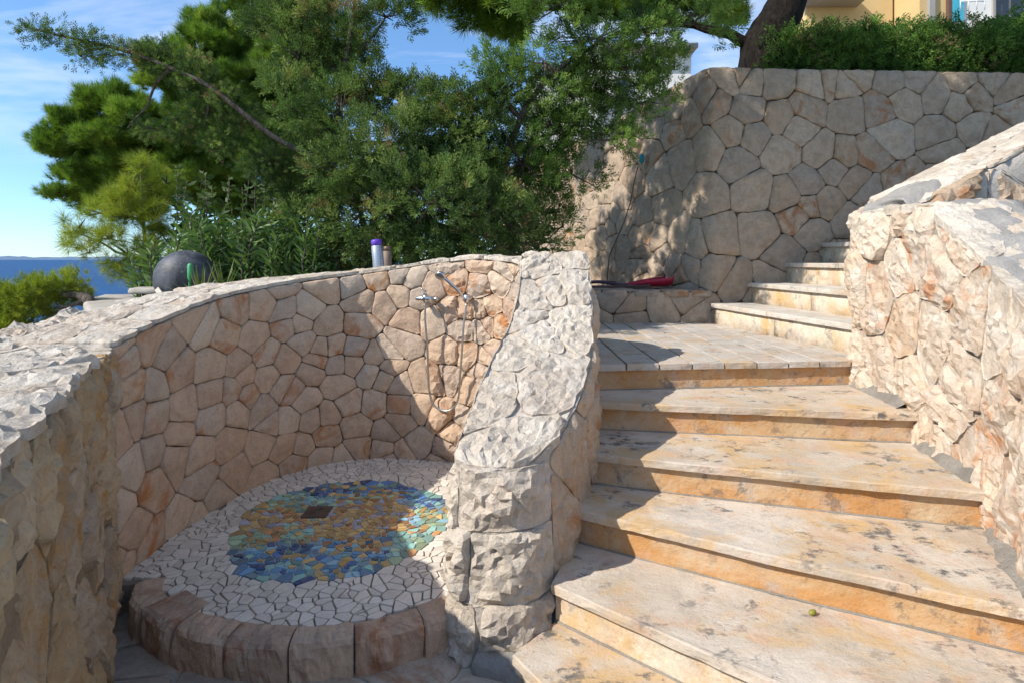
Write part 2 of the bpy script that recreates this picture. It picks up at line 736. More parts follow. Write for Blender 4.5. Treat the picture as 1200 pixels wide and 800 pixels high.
TAN = [(.48, .35, .25), (.55, .41, .295), (.43, .33, .255), (.57, .445, .34), (.50, .35, .245), (.45, .365, .295), (.60, .48, .365)]
M_SHOWER = stone_mat('tan_rubble_stone', TAN, .42)
M_LEFT = stone_mat('ochre_weathered_stone', [(.42, .31, .19), (.52, .395, .25), (.36, .285, .21), (.47, .34, .19), (.40, .33, .26), (.54, .43, .30)], .55, (.43, .235, .08), .5, .9)
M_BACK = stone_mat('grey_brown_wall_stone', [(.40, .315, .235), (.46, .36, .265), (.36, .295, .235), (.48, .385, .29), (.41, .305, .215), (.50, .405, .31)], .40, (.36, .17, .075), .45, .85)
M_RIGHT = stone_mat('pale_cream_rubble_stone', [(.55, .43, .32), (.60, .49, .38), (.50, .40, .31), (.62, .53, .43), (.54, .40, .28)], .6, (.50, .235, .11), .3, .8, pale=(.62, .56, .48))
M_WING = stone_mat('white_limestone', [(.56, .485, .40), (.61, .54, .45), (.53, .46, .385), (.59, .505, .415), (.63, .56, .47)], .25, (.48, .33, .22), .42, 1.0, pale=(.65, .59, .51), bscale=1.5)
M_WINGSIDE = stone_mat('warm_side_stone', [(.47, .365, .265), (.52, .41, .305), (.45, .36, .27), (.50, .40, .30)], .45, (.46, .23, .10), .35, .8)
M_TOP = stone_mat('bleached_cap_stone', [(.58, .505, .42), (.64, .57, .485), (.55, .475, .39), (.61, .54, .46), (.54, .44, .345)], .2, (.48, .34, .24), .5, 1.0, pale=(.67, .62, .54), bscale=1.4)
M_KERB = stone_mat('brown_kerb_stone', [(.46, .33, .24), (.51, .37, .275), (.43, .32, .245), (.53, .40, .30)], .5, (.30, .13, .07), .4, .55)
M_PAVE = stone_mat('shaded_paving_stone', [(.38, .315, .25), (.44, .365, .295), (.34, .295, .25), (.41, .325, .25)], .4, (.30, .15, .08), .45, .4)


def mortar_mat(name, col, var=.3, bump=.7, pebbles=True):
    t = NT(name)
    v = t.coords(False)
    c = t.mix(t.ramp(t.noise(v, 6, 8, .65), [(.3, 0.0), (.7, 1.0)]), tuple(x * (1 - var) for x in col), tuple(min(1, x * (1 + var * .6)) for x in col))
    c = t.mix(t.ramp(t.noise(v, 120, 3, .7), [(.32, .6), (.5, 0.0)]), c, tuple(x * .5 for x in col))
    nrm = t.bump(t.noise(v, 30, 9, .7), bump, .02)
    nrm = t.bump(t.noise(v, 150, 3, .7), bump * .5, .004, nrm)
    return t.done(c, .95, nrm, .1)


M_MORTAR = mortar_mat('brown_joint_mortar', (.17, .132, .098))
M_MORTAR_OCHRE = mortar_mat('ochre_joint_mortar', (.29, .225, .15))
M_MORTAR_GREY = mortar_mat('grey_cement_mortar', (.34, .32, .295))
M_MORTAR_STEP = mortar_mat('dirty_step_mortar', (.27, .245, .21))
M_MORTAR_PALE = mortar_mat('pale_lime_mortar', (.53, .475, .415))
M_MORTAR_DARK = mortar_mat('dark_grey_grout', (.17, .155, .14))
M_TILEGROUT = mortar_mat('mosaic_grout', (.27, .225, .18), .2, .3)


def tread_mat(name, base, warm, warm_amt, lichen, pale):
    t = NT(name)
    v = t.coords(True)
    vs = t.n('ShaderNodeMapping'); vs.inputs['Scale'].default_value = (1.0, 1.3, 1.2); vs.inputs['Rotation'].default_value = (0, 0, .28)
    t.l(v, vs.inputs[0]); v2 = vs.outputs[0]
    c = t.mix(t.ramp(t.noise(v2, 2.0, 9, .66, .3), [(.38, 0.0), (.60, 1.0)]), base, pale)
    w = t.ramp(t.noise(v2, 2.3, 9, .70, .5), [(.52 - warm_amt * .16, 0.0), (.66 - warm_amt * .12, .95)])
    c = t.mix(w, c, warm)
    w2 = t.ramp(t.noise(v2, 5.0, 9, .70, .3), [(.52, 0.0), (.66, .6)])
    c = t.mix(w2, c, (.52, .33, .23))
    gr = t.ramp(t.noise(v2, 3.3, 10, .74, .2), [(.55, 0.0), (.66, .7)])
    c = t.mix(gr, c, (.40, .365, .325))
    li = t.ramp(t.noise(v2, 7.5, 10, .76, .2), [(.535, 0.0), (.60, lichen)])
    gate = t.ramp(t.noise(v, 1.9, 4, .6), [(.38, 0.0), (.54, 1.0)])
    c = t.mix(t.math('MULTIPLY', li, gate), c, (.125, .118, .11))
    sp = t.ramp(t.noise(v, 85, 4, .7), [(.34, .35), (.44, 0.0)])
    c = t.mix(sp, c, t.mix(1.0, c, (.55, .5, .45), 'MULTIPLY'))
    nrm = t.bump(t.noise(v2, 6.5, 10, .70, .2), .55, .03)
    nrm = t.bump(t.noise(v, 45, 6, .7), .5, .006, nrm)
    return t.done(c, .82, nrm, .28)


M_TREAD = tread_mat('mottled_limestone_tread', (.44, .365, .28), (.54, .36, .18), .26, .95, (.58, .505, .42))
M_RISER = tread_mat('orange_sandstone_riser', (.50, .34, .185), (.49, .25, .09), .85, .65, (.56, .43, .285))
M_RISER_PALE = tread_mat('cream_limestone_riser', (.58, .49, .37), (.56, .37, .17), .1, .55, (.64, .57, .46))
M_PLANK = tread_mat('weathered_grey_paving', (.43, .385, .33), (.50, .36, .22), .1, .5, (.52, .475, .42))
M_USTEP = tread_mat('grey_white_upper_tread', (.52, .47, .40), (.52, .36, .20), -.2, .5, (.60, .555, .49))


def plain(name, col, rough=.6, metallic=0.0, spec=.4, nscale=40, nbump=.1, var=.12):
    t = NT(name)
    v = t.coords(True)
    c = t.mix(t.ramp(t.noise(v, nscale * .25, 6, .6), [(.3, 0.0), (.7, 1.0)]), tuple(x * (1 - var) for x in col), tuple(min(1, x * (1 + var)) for x in col))
    nrm = t.bump(t.noise(v, nscale, 5, .6), nbump, .004)
    return t.done(c, rough, nrm, spec, metallic)


M_CHROME = plain('brushed_chrome', (.62, .62, .63), .22, 1.0, .5, 60, .03, .05)
M_HOSE = plain('grey_metal_hose', (.40, .385, .36), .38, .85, .5, 200, .4)
M_RED = plain('crimson_plastic', (.40, .012, .045), .42, 0, .5)
M_TEAL = plain('teal_plastic', (.01, .26, .30), .5)
M_BROWNHOSE = plain('brown_rubber_hose', (.085, .055, .05), .6)
M_PURPLE = plain('purple_plastic', (.13, .055, .48), .35)
M_DRAIN = plain('worn_bronze_drain', (.17, .12, .095), .5, .6)
M_SPHERE = None
M_GREENCAP = plain('green_plastic', (.06, .30, .12), .5)
M_WOOD = plain('bleached_wood', (.45, .40, .34), .8, 0, .2, 30, .3)
M_SLATE = plain('pale_flagstone', (.36, .325, .28), .85, 0, .2, 20, .4, .2)


def sphere_mat():
    t = NT('dark_grey_stone_ball')
    v = t.coords(False)
    c = t.mix(t.ramp(t.noise(v, 6, 9, .68, .7), [(.38, 0.0), (.62, 1.0)]), (.028, .030, .037), (.10, .105, .12))
    c = t.mix(t.ramp(t.noise(v, 45, 4, .7), [(.58, 0.0), (.7, .5)]), c, (.30, .29, .28))
    return t.done(c, .55, t.bump(t.noise(v, 30, 7, .7), .3, .01), .35)


M_SPHERE = sphere_mat()


def canister_mat():
    t = NT('perforated_grey_metal')
    v = t.coords(False)
    vo = t.n('ShaderNodeTexVoronoi'); vo.inputs['Scale'].default_value = 70; vo.inputs['Randomness'].default_value = 0.0
    t.l(v, vo.inputs['Vector'])
    c = t.mix(t.ramp(vo.outputs['Distance'], [(.25, 1.0), (.34, 0.0)]), (.33, .36, .42), (.04, .04, .045))
    return t.done(c, .4, None, .5, .4)


M_CAN = canister_mat()


def leaf_mat(name, stops, trans=.3, rough=.55, nscale=1.6):
    t = NT(name)
    at_ = t.n('ShaderNodeAttribute'); at_.attribute_name = 'tint'
    c = t.ramp(at_.outputs['Fac'], stops)
    v = t.coords(False)
    k = t.ramp(t.noise(v, nscale, 4, .6), [(.3, .8), (.7, 1.22)])
    c = t.mix(1.0, c, k, 'MULTIPLY')
    t.done(c, rough, None, .25)
    tr = t.n('ShaderNodeBsdfTranslucent')
    t.l(t.mix(1.0, c, (1.25, 1.35, .7), 'MULTIPLY'), tr.inputs[0])
    ms = t.n('ShaderNodeMixShader'); ms.inputs[0].default_value = trans
    t.l(t.bsdf.outputs[0], ms.inputs[1]); t.l(tr.outputs[0], ms.inputs[2])
    t.l(ms.outputs[0], t.out.inputs['Surface'])
    return t.m


M_JUN = leaf_mat('juniper_foliage', [(0, (.045, .085, .026)), (.35, (.095, .16, .042)), (.7, (.165, .24, .06)), (.9, (.24, .29, .085)), (1, (.27, .185, .10))])
M_JUNBRIGHT = leaf_mat('juniper_new_growth', [(0, (.05, .10, .027)), (.5, (.125, .215, .048)), (1, (.24, .34, .08))], .38)
M_PINE = leaf_mat('pine_needles', [(0, (.075, .14, .022)), (.4, (.13, .225, .032)), (.8, (.19, .29, .045)), (1, (.25, .32, .06))], .4)
M_PINEYOUNG = leaf_mat('young_pine_needles', [(0, (.15, .20, .026)), (.5, (.26, .31, .04)), (1, (.36, .37, .065))], .42)
M_OLEANDER = leaf_mat('oleander_leaves', [(0, (.05, .10, .03)), (.5, (.10, .175, .05)), (.85, (.155, .235, .075)), (1, (.28, .33, .18))], .28, .4)
M_FIG = leaf_mat('broad_leaves', [(0, (.035, .065, .015)), (.5, (.06, .10, .025)), (1, (.12, .16, .05))], .3, .5)
M_HEDGE = leaf_mat('hedge_foliage', [(0, (.06, .125, .026)), (.5, (.11, .21, .04)), (.85, (.17, .28, .055)), (1, (.21, .17, .08))], .3)
M_YELLOWBUSH = leaf_mat('yellow_green_leaves', [(0, (.10, .15, .015)), (.5, (.20, .25, .02)), (1, (.30, .33, .04))], .35)
M_YUCCA = leaf_mat('yucca_leaves', [(0, (.06, .10, .03)), (.5, (.12, .16, .04)), (1, (.25, .22, .07))], .2, .45)


def bark_mat(name, a, b):
    t = NT(name)
    v = t.coords(False, (1, 1, .28))
    n1 = t.noise(v, 22, 8, .7, .8)
    c = t.mix(t.ramp(n1, [(.36, 0.0), (.64, 1.0)]), a, b)
    nrm = t.bump(n1, .9, .05)
    return t.done(c, .95, nrm, .1)


M_BARK = bark_mat('grey_brown_bark', (.055, .045, .038), (.21, .175, .145))
M_BARKDARK = bark_mat('dark_pine_bark', (.007, .006, .0055), (.034, .028, .024))


# ------------------------------------------------------------------ terrain, sea, islands
YARD = [(-0.85, -8), (-1.05, -.2), (-1.2, .9), (-2.1, 2.8), (-2.08, 3.3), (-2.0, 3.9), (-1.7, 4.45), (-1.1, 4.66), (-.4, 4.5), (.05, 4.3), (.15, 6.6),
        (2.3, 6.7), (7.5, 6.85), (7.5, 5.2), (4.6, 4.75), (2.68, 4.0), (2.55, 3.1), (2.42, 2.4), (2.1, 1.6), (1.9, .5), (1.9, -8)]


def smooth01(t):
    t = max(0.0, min(1.0, t))
    return t * t * (3 - 2 * t)


SEA = -11.0


def ground_z(x, y):
    if inside(x, y, YARD):
        return -0.06
    z = 1.24 + .03 * noise.noise((x * 1.3, y * 1.3, 0))
    if y > 2.5 and y < 6 and x > -2.95 and x < -.5: z += .12
    z -= .75 * smooth01((-x - .62 * y) / .5) if y > 0 else 0
    # the terrace ends and the slope falls to the sea on the left and beyond
    edge = max((-x - 5.4) / 16.0, (y - 8.3 - max(0, x + 3) * 1.1) / 26.0)
    if x > 1.0:
        edge = max(edge * .2, 0)
    if edge > 0:
        e = smooth01(edge)
        step = min(1.0, edge * 12)
        z = z - .35 * step - e * 15.0 + .5 * noise.noise((x * .35, y * .35, 3)) * min(1, edge * 6)
    return z


def axis_vals(lo, hi, near, fine, coarse):
    v = list(np.arange(near[0], near[1], fine))
    x = near[1]; s = fine
    while x < hi:
        v.append(x); s = min(s * 1.35, coarse); x += s
    x = near[0]; s = fine
    while x > lo:
        s = min(s * 1.35, coarse); x -= s; v.insert(0, x)
    return v


gx = axis_vals(-60, 60, (-6, 4), .14, 6)
gy = axis_vals(-30, 70, (-1, 9), .14, 6)
rows = [[(x, y, ground_z(x, y)) for x in gx] for y in gy]


def soil_mat():
    t = NT('dry_soil_and_litter')
    v = t.coords(False)
    c = t.mix(t.ramp(t.noise(v, 3, 8, .65), [(.35, 0.0), (.65, 1.0)]), (.22, .175, .125), (.36, .30, .22))
    c = t.mix(t.ramp(t.noise(v, 26, 6, .7), [(.52, 0.0), (.62, .7)]), c, (.10, .085, .045))
    nrm = t.bump(t.noise(v, 18, 9, .7), .8, .05)
    return t.done(c, .95, nrm, .1)


M_SOIL = soil_mat()
g = grid_mesh('ground', rows, M_SOIL)
tag(g, 'dry brown earth of the garden behind the walls', 'ground', kind='structure')

# pale terrace beyond the left wall
t_out = [(-3.95, 5.3), (-3.1, 4.7), (-2.7, 5.2), (-3.6, 6.6), (-4.3, 7.7), (-5.35, 7.45), (-4.9, 6.5)]
V, Fc = slab(t_out, 1.29, .12, .03, .12, .02)
tag(mesh_obj('terrace', V, Fc, M_SLATE, None), 'pale stone terrace beyond the left wall towards the sea', 'terrace', kind='structure')

# upper terrace held by the back wall
rows = [[(0.1, 12.0, 3.78), (-2, 30, 3.9), (-2, 90, 4.2)], [(2.45, 6.75, 3.8), (4, 30, 3.9), (10, 90, 4.2)], [(9, 7.1, 3.8), (30, 30, 3.9), (60, 90, 4.2)],
        [(60, 8, 3.8), (80, 30, 3.9), (120, 90, 4.2)]]
tag(grid_mesh('terrace', rows, M_SOIL), 'earth terrace on top of the back wall', 'terrace', kind='structure')


def sea_mat():
    t = NT('deep_blue_sea')
    v = t.coords(False, (.6, 1.0, 1))
    n1 = t.noise(v, .05, 8, .6)
    c = t.mix(t.ramp(n1, [(.4, 0.0), (.6, 1.0)]), (.003, .042, .135), (.006, .062, .18))
    nrm = t.bump(t.noise(v, .35, 10, .65), .5, 1.0)
    return t.done(c, .45, nrm, .12)


sea_rows = [[(x, y, SEA) for x in (-30000, -3000, -300, 0, 300, 3000, 30000)] for y in (20, 60, 200, 1000, 5000, 30000)]
tag(grid_mesh('sea', sea_rows, sea_mat(), smooth=False), 'open blue sea reaching the horizon', 'sea', kind='structure')

M_ISLE = plain('hazy_island', (.13, .19, .28), .95, 0, .05, .01, 0, .1)
xs = np.linspace(-16000, -4000, 160)
rows = []
for k, w in enumerate((0, .35, .75, 1.0, .7, 0)):
    row = []
    for x in xs:
        h = 62 + 34 * noise.noise((x * .0011, 1.7, 0)) + 22 * noise.noise((x * .004, 5.1, 0)) + 12 * noise.noise((x * .012, 9.1, 0))
        h *= smooth01((x + 16000) / 900)
        row.append((x, 11000 + k * 260, SEA + max(0, h) * w * (.9 + .2 * noise.noise((x * .006, k, 4))) - (3 if w == 0 else 0)))
    rows.append(row)
tag(grid_mesh('island_hills', rows, M_ISLE), 'low hazy island ridge along the sea horizon', 'hills', kind='structure')

# courtyard floor with slabs
PVZ = .04
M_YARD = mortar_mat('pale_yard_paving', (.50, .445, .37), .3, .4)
pv = mesh_obj('pavement', [(-1.6, -6, PVZ), (1.9, -6, PVZ), (1.9, 2.9, PVZ), (-1.95, 2.9, PVZ), (-1.95, 2.2, PVZ), (-1.1, .6, PVZ)], [(0, 1, 2, 3, 4, 5)], M_YARD, None, False)
tag(pv, 'shaded stone pavement in front of the shower', 'pavement', kind='structure')
rp = random.Random(31)
pc = voronoi(seeds_in(-1.9, 1.5, .8, 2.75, .46, rp, 2, 1.2, .2), [(-1.9, .8), (1.5, .8), (1.5, 2.75), (-1.9, 2.75)], 1.2)
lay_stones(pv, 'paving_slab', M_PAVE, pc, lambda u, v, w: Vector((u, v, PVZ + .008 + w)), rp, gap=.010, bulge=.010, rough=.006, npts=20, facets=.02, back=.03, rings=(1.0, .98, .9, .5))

# ------------------------------------------------------------------ curved shower wall
rs = random.Random(11)
SH = [(-1.905, 2.72), (-1.915, 3.1), (-1.85, 3.55), (-1.70, 4.02), (-1.42, 4.33), (-1.065, 4.45), (-.62, 4.41), (-.25, 4.28), (0.02, 4.08), (.14, 3.92)]
PS = Path(SH)
ZS0 = 0.16


def u_near(path, x, y):
    d = ((path.p - np.array([x, y])) ** 2).sum(1)
    return float(path.s[int(d.argmin())])


_su = [u_near(PS, *p) for p in SH]
_sz = [1.345, 1.42, 1.515, 1.57, 1.62, 1.665, 1.735, 1.77, 1.74, 1.66]


def sh_top(u):
    return float(np.interp(u, _su, _sz))


W1 = empty('stone_wall')
tag(W1, 'curved tan rubble wall wrapping around the mosaic shower floor', 'wall', kind='thing')


def sh_map(u, v, w):
    p = PS.pos(u); n = PS.nor(u)
    q = p + n * (w + .01 * math.sin(v * 5))
    return Vector((q.x, q.y, ZS0 + v))


cells = face_cells(0, PS.L, lambda u: sh_top(u) - ZS0 - .02, 1.66, .172, rs, 1.1, relax=1, vary=.6)
lay_stones(W1, 'stone', M_SHOWER, [c for c in cells if area_centroid(c)[1][0] < 2.6], sh_map, rs, gap=.0022, bulge=.016, rough=.007, npts=32, facets=.14, rnk=.07, wav=.006, crease=.012, hewn=.04)
lay_stones(W1, 'stone', M_SHOWER, [c for c in cells if area_centroid(c)[1][0] >= 2.6], sh_map, rs, gap=.0028, bulge=.026, rough=.014, rnk=.07, npts=34, facets=.3, rings=(1.0, .98, .93, .82, .66, .48, .26), crease=.022, wav=.012, flat=True, hewn=.032)
# mortar core with the broad rough top
rows = []
TH = .50
for u in np.arange(0, PS.L + .001, .035):
    p = PS.pos(u); n = PS.nor(u); zt = sh_top(u)
    row = [(p.x + n.x * -.017, p.y + n.y * -.017, z) for z in np.linspace(ZS0 - .1, zt - .02, 14)]
    for k in range(0, 9):
        f = k / 8
        q = p - n * (.006 + TH * f)
        row.append((q.x, q.y, zt - .012 + .010 * math.sin(f * 3.1)))
    q = p - n * (TH + .01)
    row.append((q.x, q.y, zt - .25)); row.append((q.x, q.y, .9))
    rows.append(row)
ob = grid_mesh('mortar', rows, [M_MORTAR, M_MORTAR_PALE], W1, True, .011, 9)
me = ob.data
nvv = len(rows[0]) - 1
me.polygons.foreach_set('material_index', [1 if (i % nvv) >= 13 else 0 for i in range(len(me.polygons))])
# cap stones set flat into the top
cs = voronoi(seeds_in(0, PS.L, 0.01, TH, .19, rs, 2, 1.5, .4), [(0, 0.0), (PS.L, 0.0), (PS.L, TH), (0, TH)], 1.5)


def sh_cap(u, v, w):
    p = PS.pos(u) - PS.nor(u) * (v - .004)
    return Vector((p.x, p.y, sh_top(u) + .006 + w))


lay_stones(W1, 'cap_stone', M_TOP, cs, sh_cap, rs, gap=.004, bulge=.008, rough=.014, npts=24, facets=.08, back=.02, rings=(1.0, .97, .88, .68, .4), wav=.02, crease=.012, flat=True, hewn=.027)

# ------------------------------------------------------------------ left straight wall
rl = random.Random(5)
LW = [(-1.05, -2.6), (-.86, -1.2), (-.74, .1), (-.80, .75), (-1.04, 1.19), (-1.285, 1.62), (-1.58, 2.15), (-1.885, 2.72)]
PL = Path(LW)
W2 = empty('stone_wall')
tag(W2, 'thick ochre stone wall with bleached flat top along the near shower side', 'wall', kind='thing')
ZL = 1.335


def l_top(u):
    return ZL + .012 * noise.noise((u * 2.3, 0, 8))


def l_map(u, v, w):
    p = PL.pos(u); n = PL.nor(u)
    q = p + n * (w + .02 * noise.noise((u * 2, v * 2, 4)) - .02 * v)
    return Vector((q.x, q.y, -.05 + v))


u_vis = u_near(PL, -.80, .45)
cells = face_cells(u_vis, PL.L - .005, lambda u: l_top(u) + .045, 1.5, .27, rl, .55, relax=1, vary=.6)
lay_stones(W2, 'stone', M_LEFT, cells, l_map, rl, gap=.008, bulge=.032, rough=.016, npts=36, facets=.22, wav=.022,
           rings=(1.0, .98, .94, .86, .74, .6, .44, .26, .1), rnk=.14, crease=.030, flat=True, hewn=.03)
# far end return of this wall: a straight tail continuing past the shower to the ball
TAIL = [(-1.885, 2.72), (-2.18, 3.3), (-2.62, 4.15), (-2.95, 4.75)]
FULL = Path(LW[:-1] + TAIL)
UK = u_near(FULL, -1.885, 2.72)


def l_width(u):
    p = FULL.pos(u)
    return float(np.interp(p.y, [-3, 1.0, 1.8, 2.7, 3.6, 4.8], [.55, .62, .70, .64, .62, .55]))


def tail_in(u):
    # beyond the corner the inner side is hidden behind the curved wall; keep clear of it
    return 0.0 if u < UK else min(.05, (u - UK) * .35)


rows = []
for u in np.arange(0, FULL.L, .04):
    p = FULL.pos(u); n = FULL.nor(u); wd = l_width(u); zt = ZL
    i0 = tail_in(u)
    row = []
    for z in np.linspace(-.15 if u < UK + .05 else 1.0, zt - .03, 12):
        q = p - n * (.0 + i0 + .02 * (z + .05)); row.append((q.x, q.y, z))
    for k in range(0, 14):
        f = k / 13
        q = p - n * (.03 + i0 + (wd - i0) * f)
        row.append((q.x, q.y, zt - .014 + .012 * math.sin(f * 3.1)))
    q = p - n * (wd + .05)
    row.append((q.x, q.y, zt - .3)); row.append((q.x, q.y, .2))
    rows.append(row)
ob = grid_mesh('mortar', rows, [M_MORTAR_OCHRE, M_MORTAR_PALE], W2, True, .016, 8)
nvv = len(rows[0]) - 1
ob.data.polygons.foreach_set('material_index', [1 if (i % nvv) >= 11 else 0 for i in range(len(ob.data.polygons))])
u0 = u_near(FULL, -.80, .45)
cs = voronoi(seeds_in(u0, FULL.L, 0.0, .70, .27, rl, 1, 1.35, .6), [(u0, -.0), (FULL.L, -.0), (FULL.L, .74), (u0, .74)], 1.35)


def l_cap(u, v, w):
    wd = l_width(u); i0 = tail_in(u)
    p = FULL.pos(u) - FULL.nor(u) * (i0 + .012 + (wd + .03 - i0) * v / .74)
    return Vector((p.x, p.y, ZL + .005 + w + .02 * noise.noise((p.x * 3, p.y * 3, 2))))


lay_stones(W2, 'cap_stone', M_TOP, cs, l_cap, rl, gap=.003, bulge=.012, rough=.018, npts=36, facets=.16, back=.03,
           rings=(1.0, .98, .92, .82, .68, .52, .34, .16), wav=.028, rnk=.14, crease=.03, flat=True, hewn=.027)

# ------------------------------------------------------------------ wing wall with sloping top between shower and stairs
rw = random.Random(21)
WG = [(.06, 4.12), (.0, 3.9), (-.02, 3.65), (-.09, 3.35), (-.17, 3.1), (-.24, 2.8), (-.285, 2.58), (-.265, 2.465), (-.17, 2.395), (-.03, 2.385), (.08, 2.42), (.16, 2.50),
      (.265, 2.66), (.36, 2.84), (.47, 3.12), (.545, 3.5), (.575, 3.77), (.585, 4.1)]
PW = Path(WG)
W3 = empty('stone_wall')
tag(W3, 'bright white wing wall sloping down between shower and staircase, ending in a rounded pillar', 'wall', kind='thing')
_wy = [2.3, 2.45, 2.6, 2.8, 3.2, 3.45, 3.6, 3.72, 3.82, 3.9, 4.3]
_wz = [.845, .87, .925, 1.02, 1.235, 1.37, 1.475, 1.595, 1.71, 1.78, 1.80]


def w_top(y):
    return float(np.interp(y, _wy, _wz))


LEAN = .035


def w_map(u, v, w):
    p = PW.pos(u); n = PW.nor(u)
    q = p + n * (w - LEAN * v + .012 * noise.noise((u * 3, v * 3, 1)))
    return Vector((q.x, q.y, v - .05))


uf0 = u_near(PW, -.285, 2.58) - .12
uf1 = u_near(PW, .16, 2.50) + .06
wtop = lambda u: w_top(PW.pos(u).y) + (.04 if PW.pos(u).y < 3.6 else -.01)
kw = dict(gap=.003, rough=.016, facets=.26, npts=38, rings=(1.0, .985, .94, .86, .74, .6, .44, .26, .1), wav=.012, crease=.026, rnk=.08)
cells = face_cells(.28, uf0, lambda u: wtop(u) - .01, 1.95, .26, rw, .9)
lay_stones(W3, 'stone', M_WINGSIDE, cells, w_map, rw, bulge=.022, flat=True, hewn=.027, **kw)
# the pillar head is coursed: three courses of big blocks
zc = [.0, .34, .64, .905]
for a, b in zip(zc[:-1], zc[1:]):
    us = [uf0]
    while us[-1] < uf1 - .22:
        us.append(us[-1] + rw.uniform(.24, .42))
    us[-1] = uf1
    for x0, x1 in zip(us[:-1], us[1:]):
        j = lambda: rw.uniform(-.018, .018)
        c = [(x0, a + j()), (x1, a + j()), (x1 + j(), b + j()), (x0 + j(), b + j())]
        lay_stones(W3, 'stone', M_WING, [c], w_map, rw, bulge=.026, **dict(kw, npts=48, crease=.040, rnk=.05, facets=.36, gap=.0025), flat=True, hewn=.027)
cells = face_cells(uf1, PW.L, lambda u: wtop(u) - .01, 1.95, .30, rw, .85)
lay_stones(W3, 'stone', M_WINGSIDE, cells, w_map, rw, bulge=.022, flat=True, hewn=.027, **kw)

yy = np.linspace(2.40, 4.05, 60)
# left and right edges of the top, from the base outline leant inwards
half = u_near(PW, -.10, 2.385)
_l = [(PW.pos(u) - PW.nor(u) * LEAN * w_top(PW.pos(u).y)) for u in np.linspace(0, half, 90)]
_r = [(PW.pos(u) - PW.nor(u) * LEAN * w_top(PW.pos(u).y)) for u in np.linspace(half, PW.L, 110)]
_l = sorted([(p.y, p.x) for p in _l]); _r = sorted([(p.y, p.x) for p in _r])
lx = lambda y: float(np.interp(y, [a for a, b in _l], [b for a, b in _l]))
rx = lambda y: float(np.interp(y, [a for a, b in _r], [b for a, b in _r]))
# arc length along the slope
ya = np.linspace(2.425, 4.1, 300)
za = np.array([w_top(y) for y in ya])
sa = np.concatenate([[0], np.cumsum(np.hypot(np.diff(ya), np.diff(za)))])


def wt_map(s, b, w):
    """s along the slope, b 0..1 across"""
    y = float(np.interp(s, sa, ya)); z = float(np.interp(s, sa, za))
    e = .06
    y2 = float(np.interp(s + e, sa, ya)); z2 = float(np.interp(s + e, sa, za))
    y1 = float(np.interp(s - e, sa, ya)); z1 = float(np.interp(s - e, sa, za))
    t = Vector((0, y2 - y1, z2 - z1)).normalized()
    n = Vector((0, -t.z, t.y))
    x = lx(y) + (rx(y) - lx(y)) * b
    return Vector((x, y, z)) + n * w


WID = .5
cs = voronoi(seeds_in(0, sa[-1], 0, WID, .20, rw, 1, 1.0, .5), [(0, -.0), (sa[-1], -.0), (sa[-1], WID), (0, WID)], 1.0)
lay_stones(W3, 'cap_stone', M_WING, cs, lambda u, v, w: wt_map(u, v / WID, w - .004), rw, gap=.0015, bulge=.014, rough=.018, npts=38, facets=.16, back=.05,
           rings=(1.0, .98, .92, .82, .68, .52, .34, .16), wav=.03, rnk=.14, crease=.03, flat=True, hewn=.027)
rows = []
for s in np.arange(0, sa[-1], .03):
    rows.append([wt_map(s, b, -.014) for b in np.linspace(-.0, 1.0, 20)])
grid_mesh('mortar', rows, M_MORTAR_PALE, W3, True, .012, 11)
rows = []
for u in np.arange(0, PW.L, .03):
    p = PW.pos(u); n = PW.nor(u); zt = w_top(p.y)
    rows.append([(p.x - n.x * (.008 + LEAN * z), p.y - n.y * (.008 + LEAN * z), z) for z in np.linspace(-.1, zt, 16)])
grid_mesh('mortar', rows, M_MORTAR_PALE, W3, True, .008, 9)

# ------------------------------------------------------------------ shower tray: kerb, mosaic, drain
rt = random.Random(17)
TZ = 0.2
TR = empty('shower_tray')
tag(TR, 'round shower floor of white and coloured broken tiles with brown stone kerb', 'shower tray')
TC = Vector((-.95, 3.36))
poly = [(PS.pos(u) + PS.nor(u) * .0) for u in np.linspace(0, PS.L, 60)]
tray_poly = [(p.x, p.y) for p in poly] + [(-.02, 3.6), (-.17, 3.1), (-.26, 2.6)]
KO = [(-1.80, 2.74), (-1.73, 2.60), (-1.58, 2.47), (-1.37, 2.365), (-1.11, 2.30), (-.86, 2.29), (-.66, 2.32), (-.44, 2.40), (-.245, 2.51)]
PK = Path(KO)
kin = [(PK.pos(u) - PK.nor(u) * .115) for u in np.linspace(PK.L, 0, 30)]
mos_poly = [(p.x, p.y) for p in poly] + [(-.0, 3.6), (-.15, 3.1), (-.24, 2.7)] + [(p.x, p.y) for p in kin]
base_poly = [(p.x, p.y) for p in poly] + [(-.0, 3.6), (-.15, 3.1), (-.24, 2.7)] + [tuple(PK.pos(u) - PK.nor(u) * .03) for u in np.linspace(PK.L, 0, 30)]
n = len(base_poly)
V = [(x, y, TZ - .012) for x, y in base_poly] + [(x, y, -.05) for x, y in base_poly]
Fc = [tuple(range(n - 1, -1, -1))] + [(i, (i + 1) % n, n + (i + 1) % n, n + i) for i in range(n)]
mesh_obj('grout_bed', V, Fc, M_TILEGROUT, TR, False)
MC = Vector((-1.0, 3.37)); MR = .615
V = [(MC.x + MR * 1.01 * math.cos(a), MC.y + MR * 1.01 * math.sin(a), TZ - .007) for a in np.linspace(0, 6.283, 60, endpoint=False)]
mesh_obj('grout_disc', V, [tuple(range(60))], mortar_mat('pale_mosaic_grout', (.56, .52, .46), .2, .3), TR, False)


